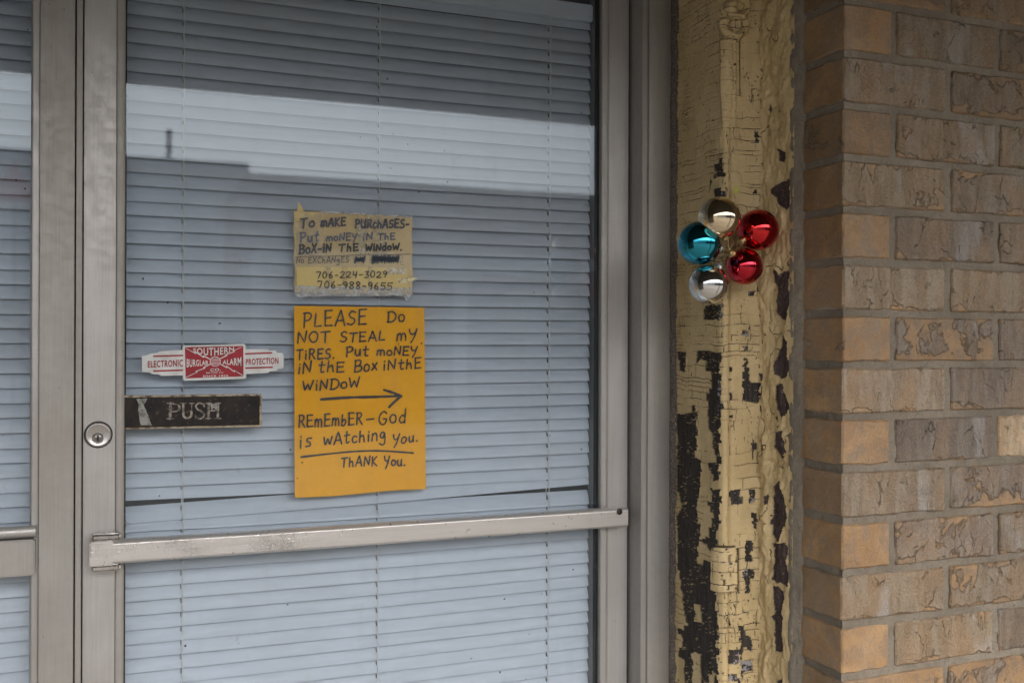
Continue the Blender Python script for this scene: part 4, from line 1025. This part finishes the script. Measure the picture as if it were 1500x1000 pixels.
# tiny chips at crack crossings and along the quirk; flecks of paint left in the dark patches
chip = (fbm(SS, ZZ, 25, 420, 420, 2) > .66) & ((np.minimum(dz1, ds1) < .0011)) & (fbm(SS, ZZ, 26, 18, 9, 2) > .54) & (SS < sR); loss = loss | chip
fleck = (fbm(SS, ZZ, 35, 480, 480, 3) > .77) & (fbm(SS, ZZ, 36, 40, 40, 2) > .5)
prim = loss & (fbm(SS, ZZ, 45, 330, 330, 3) > .56) & (fbm(SS, ZZ, 46, 28, 28, 2) > .56) & (SS > .128) & (SS < sR)   # grey primer left on the front board
loss_f = loss & ~(fleck & (SS < sR))
paint = (~loss_f).astype(float)
cr1 = np.maximum(np.exp(-(dz1/.00055)**2)*(h2 > .18), np.exp(-(ds1/.00050)**2)*(h > .55))
cr2 = np.maximum(np.exp(-(dz2/.00045)**2)*(hb2 > .40), np.exp(-(ds2/.00042)**2)*(hb1 > .72))
zone = np.clip(fbm(SS, ZZ, 51, 22, 8, 3)*2.6 - .75, 0, 1)
right = (SS > sR - .004).astype(float)
crack = np.maximum(cr1*(1 - .8*right), cr2*zone*.85*(1-right))
# sparse winding cracks on the right-hand build-up
wv = np.abs(fbm(SS*1.0, ZZ, 81, 34, 20, 4) - .5); wv2 = np.abs(fbm(SS+5, ZZ, 83, 60, 12, 3) - .5)
crackR = np.exp(-(wv/.010)**2)*(fbm(SS, ZZ, 84, 30, 20, 2) > .55) + .6*np.exp(-(wv2/.009)**2)*(fbm(SS, ZZ, 85, 40, 26, 2) > .6)
cmod = np.clip(fbm(SS, ZZ, 301, 26, 18, 3)*3.2 - .85, .28, 1); crack = crack*cmod
vl = np.abs(fbm(SS, ZZ, 311, 95, 7, 3) - .5); vcr = np.exp(-(vl/.007)**2)*(fbm(SS, ZZ, 312, 50, 16, 2) > .57); crack = np.maximum(crack, vcr*.9*(1-right))
crack = np.maximum(crack, np.clip(crackR, 0, 1)*right)
# relief
hgt = .0014*paint - .0018*crack*paint
hgt += (h3 - .5)*.0005*paint*(1-right) + (fbm(SS, ZZ, 91, 60, 60, 4)-.5)*.0024
hgt += right*((fbm(SS, ZZ, 93, 60, 26, 5) - .5)*.017 + (fbm(SS, ZZ, 94, 170, 90, 4) - .5)*.0050)*np.clip((S[-1]-SS)/.02, 0, 1)
def blur(a, n):
    for _ in range(n): a = (a + np.roll(a, 1, 0) + np.roll(a, -1, 0) + np.roll(a, 1, 1) + np.roll(a, -1, 1))/5
    return a
lift = paint*(1 - blur(paint, 8)); hgt += .0034*lift*(.4 + fbm(SS, ZZ, 321, 90, 90, 2))
U, V = pix(XX, YY, ZZ)
def outline(uc, vc, ru, rv, wd_):
    d_ = np.maximum(np.abs(U-uc)-ru, np.abs(V-vc)-rv); return np.exp(-(d_/wd_)**2)
crack = np.maximum(crack, .8*outline(1062.5, 832, 13, 33, 1.2)*((U > 1072) | (V > 855) | (V < 803)))  # edge shade round the hinge leaf, painted in with the crack lines
crack = np.maximum(crack, .8*np.exp(-((U-1081.5)/2.0)**2)*(V > 802)*(V < 868))  # side shadow right of the hinge, painted as a dark strip
crack = np.maximum(crack, .6*outline(1066, 816, 3, 6, 1.0)); crack = np.maximum(crack, .6*outline(1065, 838, 1.2, 3, 1.0))  # painted shade round the hinge slots
crack = np.maximum(crack, .75*np.exp(-((U-1083.5)/1.8)**2)*(V < 140)*(V > 50)); crack = np.maximum(crack, .5*np.exp(-((U-1059)/1.0)**2)*(V < 190)*(V > 50))  # painted shade lines down both edges of the raised strip
for (cu, cvv, r0) in ((1079, 12, 17.5), (1079, 12, 7), (1075, 38, 20), (1075, 38, 9.5)):
    rr = np.sqrt((U-cu)**2 + ((V-cvv)*.9)**2); crack = np.maximum(crack, .42*np.exp(-((rr-r0)/1.6)**2)*((V > 26) if cvv == 38 else (V > -50)))  # painted shade rings bring out the scroll relief
U, V = pix(XX, YY, ZZ)
def blob(u, v, ru, rv, p=2.): return np.clip(1 - (np.abs((U-u)/ru)**p + np.abs((V-v)/rv)**p), 0, 1)
# painted-over hinge leaf, scroll hook and long raised strip on the front board
hg = blob(1062.5, 832, 13, 34, 8); hgt += .0110*np.clip(hg*3, 0, 1)
hgt -= .0040*np.exp(-((U-1081.5)/2.6)**2)*(V > 802)*(V < 866)
hgt -= .0022*np.clip(blob(1066, 816, 4.5, 7, 2)*2, 0, 1) - .0012*np.clip(blob(1066, 816, 2.2, 4, 2)*2, 0, 1); hgt -= .0018*np.clip(blob(1065, 838, 3, 5)*2, 0, 1)
strip = np.clip((U-1056)/2.5, 0, 1)*np.clip((1078-U)/2.5, 0, 1)*np.clip((195-V)/60, 0, 1)*np.clip((V-56)/5, 0, 1)
hgt += strip*(.0080 + .0022*(fbm(SS, ZZ, 101, 150, 90, 3)-.5)); hgt -= .0050*np.exp(-((U-1087)/2.6)**2)*np.clip((150-V)/20, 0, 1)*np.clip((V-52)/5, 0, 1)
for (cu, cvv, r0, a) in ((1079, 12, 12.5, .012), (1075, 38, 15, .011)):
    rr = np.sqrt((U-cu)**2 + ((V-cvv)*.9)**2); ring = np.exp(-((rr-r0)/4.2)**2); ang = np.arctan2(V-cvv, U-cu)
    if cvv == 38: ring = ring*np.clip((V - 26)/6, 0, 1)*np.clip((1096-U)/6 + (V > 34)*1., 0, 1)
    hgt += a*ring
hgt += .004*np.exp(-(((U-1086)**2 + (V-10)**2)/16.))
hgt += .0045*np.clip(blob(1072, 268, 14, 17, 3)*2, 0, 1)*np.clip((275-V)/6, 0, 1)*.6
rail_ = .0024*np.exp(-((U-1123)/4.5)**2)*(V > 620)*np.clip((V-620)/40, 0, 1)*(.7 + .6*fbm(SS, ZZ, 111, 20, 20, 2)); hgt += rail_
hgt -= .0032*np.exp(-((V - (676 + (U-1140)*.12))/3.4)**2)*np.clip((U-1120)/8, 0, 1)
PXx = XX + nor[None, :, 0]*hgt; PYy = YY + nor[None, :, 1]*hgt
nZ, nS = ZZ.shape; Vt = np.stack([PXx, PYy, ZZ], -1).reshape(-1, 3)
idx = np.arange(nZ*nS).reshape(nZ, nS); F = np.stack([idx[:-1, :-1], idx[:-1, 1:], idx[1:, 1:], idx[1:, :-1]], -1).reshape(-1, 4)
me = bpy.data.meshes.new('painted_face'); me.vertices.add(len(Vt)); me.vertices.foreach_set('co', Vt.astype(np.float32).ravel())
me.loops.add(F.size); me.loops.foreach_set('vertex_index', F.astype(np.int32).ravel()); me.polygons.add(len(F))
me.polygons.foreach_set('loop_start', np.arange(0, F.size, 4, dtype=np.int32)); me.update(calc_edges=True); me.validate()
me.polygons.foreach_set('use_smooth', np.ones(len(F), bool))
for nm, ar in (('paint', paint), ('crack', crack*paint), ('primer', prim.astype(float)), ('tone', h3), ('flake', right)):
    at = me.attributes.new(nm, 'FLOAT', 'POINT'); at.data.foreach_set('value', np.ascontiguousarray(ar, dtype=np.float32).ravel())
def post_mat():
    m = NM('alligatored_paint'); c = m.coord(world=True)
    A = {}
    for nm in ('paint', 'crack', 'primer', 'tone', 'flake'):
        a = m.n('Attribute'); a.attribute_name = nm; A[nm] = a.outputs['Fac']
    n = m.noise(c, 11, 5, .6); f = m.noise(c, 260, 4, .7); g_ = m.noise(m.coord((1, 1, .06), world=True), 330, 4, .65)
    p = m.mix(m.ramp(n, .3, .7), (.49, .365, .180), (.63, .485, .265)); p = m.mix(m.math('MULTIPLY', A['tone'], .35), p, (.52, .40, .215))
    p = m.mix(m.math('MULTIPLY', m.ramp(f, .52, .75), .35), p, (.24, .17, .075)); p = m.mix(m.math('MULTIPLY', m.ramp(m.noise(c, 30, 4), .55, .75), .3), p, (.30, .23, .12))
    p = m.mix(m.ramp(A['crack'], .15, .75), p, (.055, .038, .018))  # dark cracks, plus painted shade at hinge, strip and scroll
    wd = m.mix(m.ramp(g_, .3, .7), (.016, .013, .011), (.052, .042, .036))
    wd = m.mix(A['flake'], wd, m.mix(m.ramp(f, .3, .7), (.045, .030, .028), (.075, .052, .048)))
    wd = m.mix(m.ramp(m.noise(c, 520, 2), .66, .72), wd, (.30, .27, .24))
    wd = m.mix(A['primer'], wd, (.27, .26, .27))
    k = m.mix(A['paint'], wd, p)
    r = m.math('MULTIPLY_ADD', A['paint'], -.2, .75)
    h = m.math('ADD', m.math('MULTIPLY', f, .5), m.math('MULTIPLY', g_, .6))
    return m.done(m.bsdf(k, r, 0, m.bump(h, .0008, .8), .35))
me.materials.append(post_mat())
post = empty('wooden_post', (.87, 1.31, 0)); tag(post, 'old wooden door post with cracked peeling yellow paint and dark bare patches', 'post')
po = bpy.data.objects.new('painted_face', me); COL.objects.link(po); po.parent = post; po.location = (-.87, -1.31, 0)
b = MB(); b.box(.8735, .938, 1.3230, 1.56, .003, CZ - .004); b.build('timber_core', plain('bare_wood', (.05, .04, .032), .8), post)

# ------------------------------------------------------------------ ornaments
def glassball(name, col, tint=1.):
    m = NM(name); c = m.coord(); n = m.noise(c, 60, 3)
    f = m.noise(c, 500, 3, .7)
    k = m.mix(m.math('MULTIPLY', m.ramp(f, .62, .72), .35), col, tuple(x*.45 for x in col))
    return m.done(m.bsdf(k, m.ramp(f, .6, .75, .035, .16), 1., None, .5, .5, .02))
GOLDCAP = plain('ornament_cap_brass', (.55, .42, .20), .3, 1., .2, 200)
SILCAP = plain('ornament_cap_silver', (.45, .45, .45), .3, 1., .2, 200)
hub = P(1068, 366, 1.262)
orn = [('champagne gold', (1053.5, 319), 31, 1.243, (.80, .66, .46), GOLDCAP, 'gold ball ornament, topmost of the cluster on the peeling post'),
       ('teal', (1024.5, 356.5), 32, 1.268, (.012, .30, .42), SILCAP, 'blue ball ornament, leftmost of the cluster on the peeling post'),
       ('red', (1110.5, 337), 30.5, 1.262, (.60, .006, .010), GOLDCAP, 'larger red ball ornament at the right of the cluster, beside the gold one'),
       ('deep red', (1090.5, 390.5), 27, 1.262, (.50, .004, .022), GOLDCAP, 'smaller red ball ornament below the larger red one, right of the silver one'),
       ('silver', (1038, 417), 29, 1.256, (.72, .72, .70), SILCAP, 'silver ball ornament, lowest of the cluster on the peeling post')]
for nm, (u_, v_), rp, Yo, col, cap, lab in orn:
    c = P(u_, v_, Yo); rad = rp*(c.x*_st + c.y*_ct)/FPX
    e = empty('ball_ornament', tuple(c)); tag(e, lab, 'ornament', 'ball ornaments wired to the post')
    d = (hub - c); d.y = max(d.y, .001); d.normalize()
    bm = bmesh.new(); bmesh.ops.create_icosphere(bm, subdivisions=5, radius=rad); sm_ = bpy.data.meshes.new('ball')
    for f in bm.faces: f.smooth = True
    bm.to_mesh(sm_); bm.free(); bo = bpy.data.objects.new('ball', sm_); COL.objects.link(bo); bo.parent = e; sm_.materials.append(glassball('mirror_ball_' + nm.replace(' ', '_'), col))
    b = MB(); cc = c + d*rad
    pf = [(.0062, -.0028)] + [(.0066 + .0004*(k % 2), -.002 + k*.0012) for k in range(6)] + [(.0058, .0058), (.001, .0062)]
    b.disc(cc, d, pf, 20); b.build('cap', cap, e, smooth=True)
    b = MB(); t = d.cross(Vector((0, 1, 0))); t = t.normalized() if t.length > .01 else Vector((1, 0, 0)); lp = cc + d*.0085
    b.tube([lp + d*.0028*math.cos(a) + t*.0028*math.sin(a) for a in [k*math.pi/6 for k in range(13)]], .0004, 5); b.build('wire_loop', cap, e)
hw = MB(); top = P(1075, 283, 1.296)
pts = [top, top + Vector((.002, -.004, -.012)), P(1071, 310, 1.285), P(1066, 345, 1.288), P(1068, 364, 1.288), P(1064, 380, 1.288), P(1056, 384, 1.280)]
hw.tube([tuple(p) for p in pts], .0007, 6)
for k in range(5): hw.tube([tuple(hub), tuple(hub + Vector((.010*math.cos(k*1.3), -.008, .010*math.sin(k*1.3))))], .0005, 5)
wr = hw.build('hanging_wire', GOLDCAP, None, smooth=True, origin=top); tag(wr, 'thin brass wire holding the ball ornaments to the post', 'wire')
rb_ = MB()
for k, (dx, dz, w_) in enumerate(((-.002, .012, .0022), (.006, .008, .0020), (.004, .014, .0016))):
    p0 = top + Vector((0, -.002, -.002)); rb_.add([(p0.x - w_*.5, p0.y, p0.z), (p0.x + w_*.5, p0.y - .001, p0.z), (p0.x + dx + w_*.4, p0.y - .004, p0.z + dz), (p0.x + dx - w_*.4, p0.y - .003, p0.z + dz)], [(0, 1, 2, 3)])
rr_ = rb_.build('ribbon_tag', plain('green_gold_ribbon', (.42, .42, .05), .4, .3), wr)
rr_.location = -Vector(wr.location) + Vector((0, 0, 0))
for o in bpy.data.objects:
    if 'base' in o: del o['base']
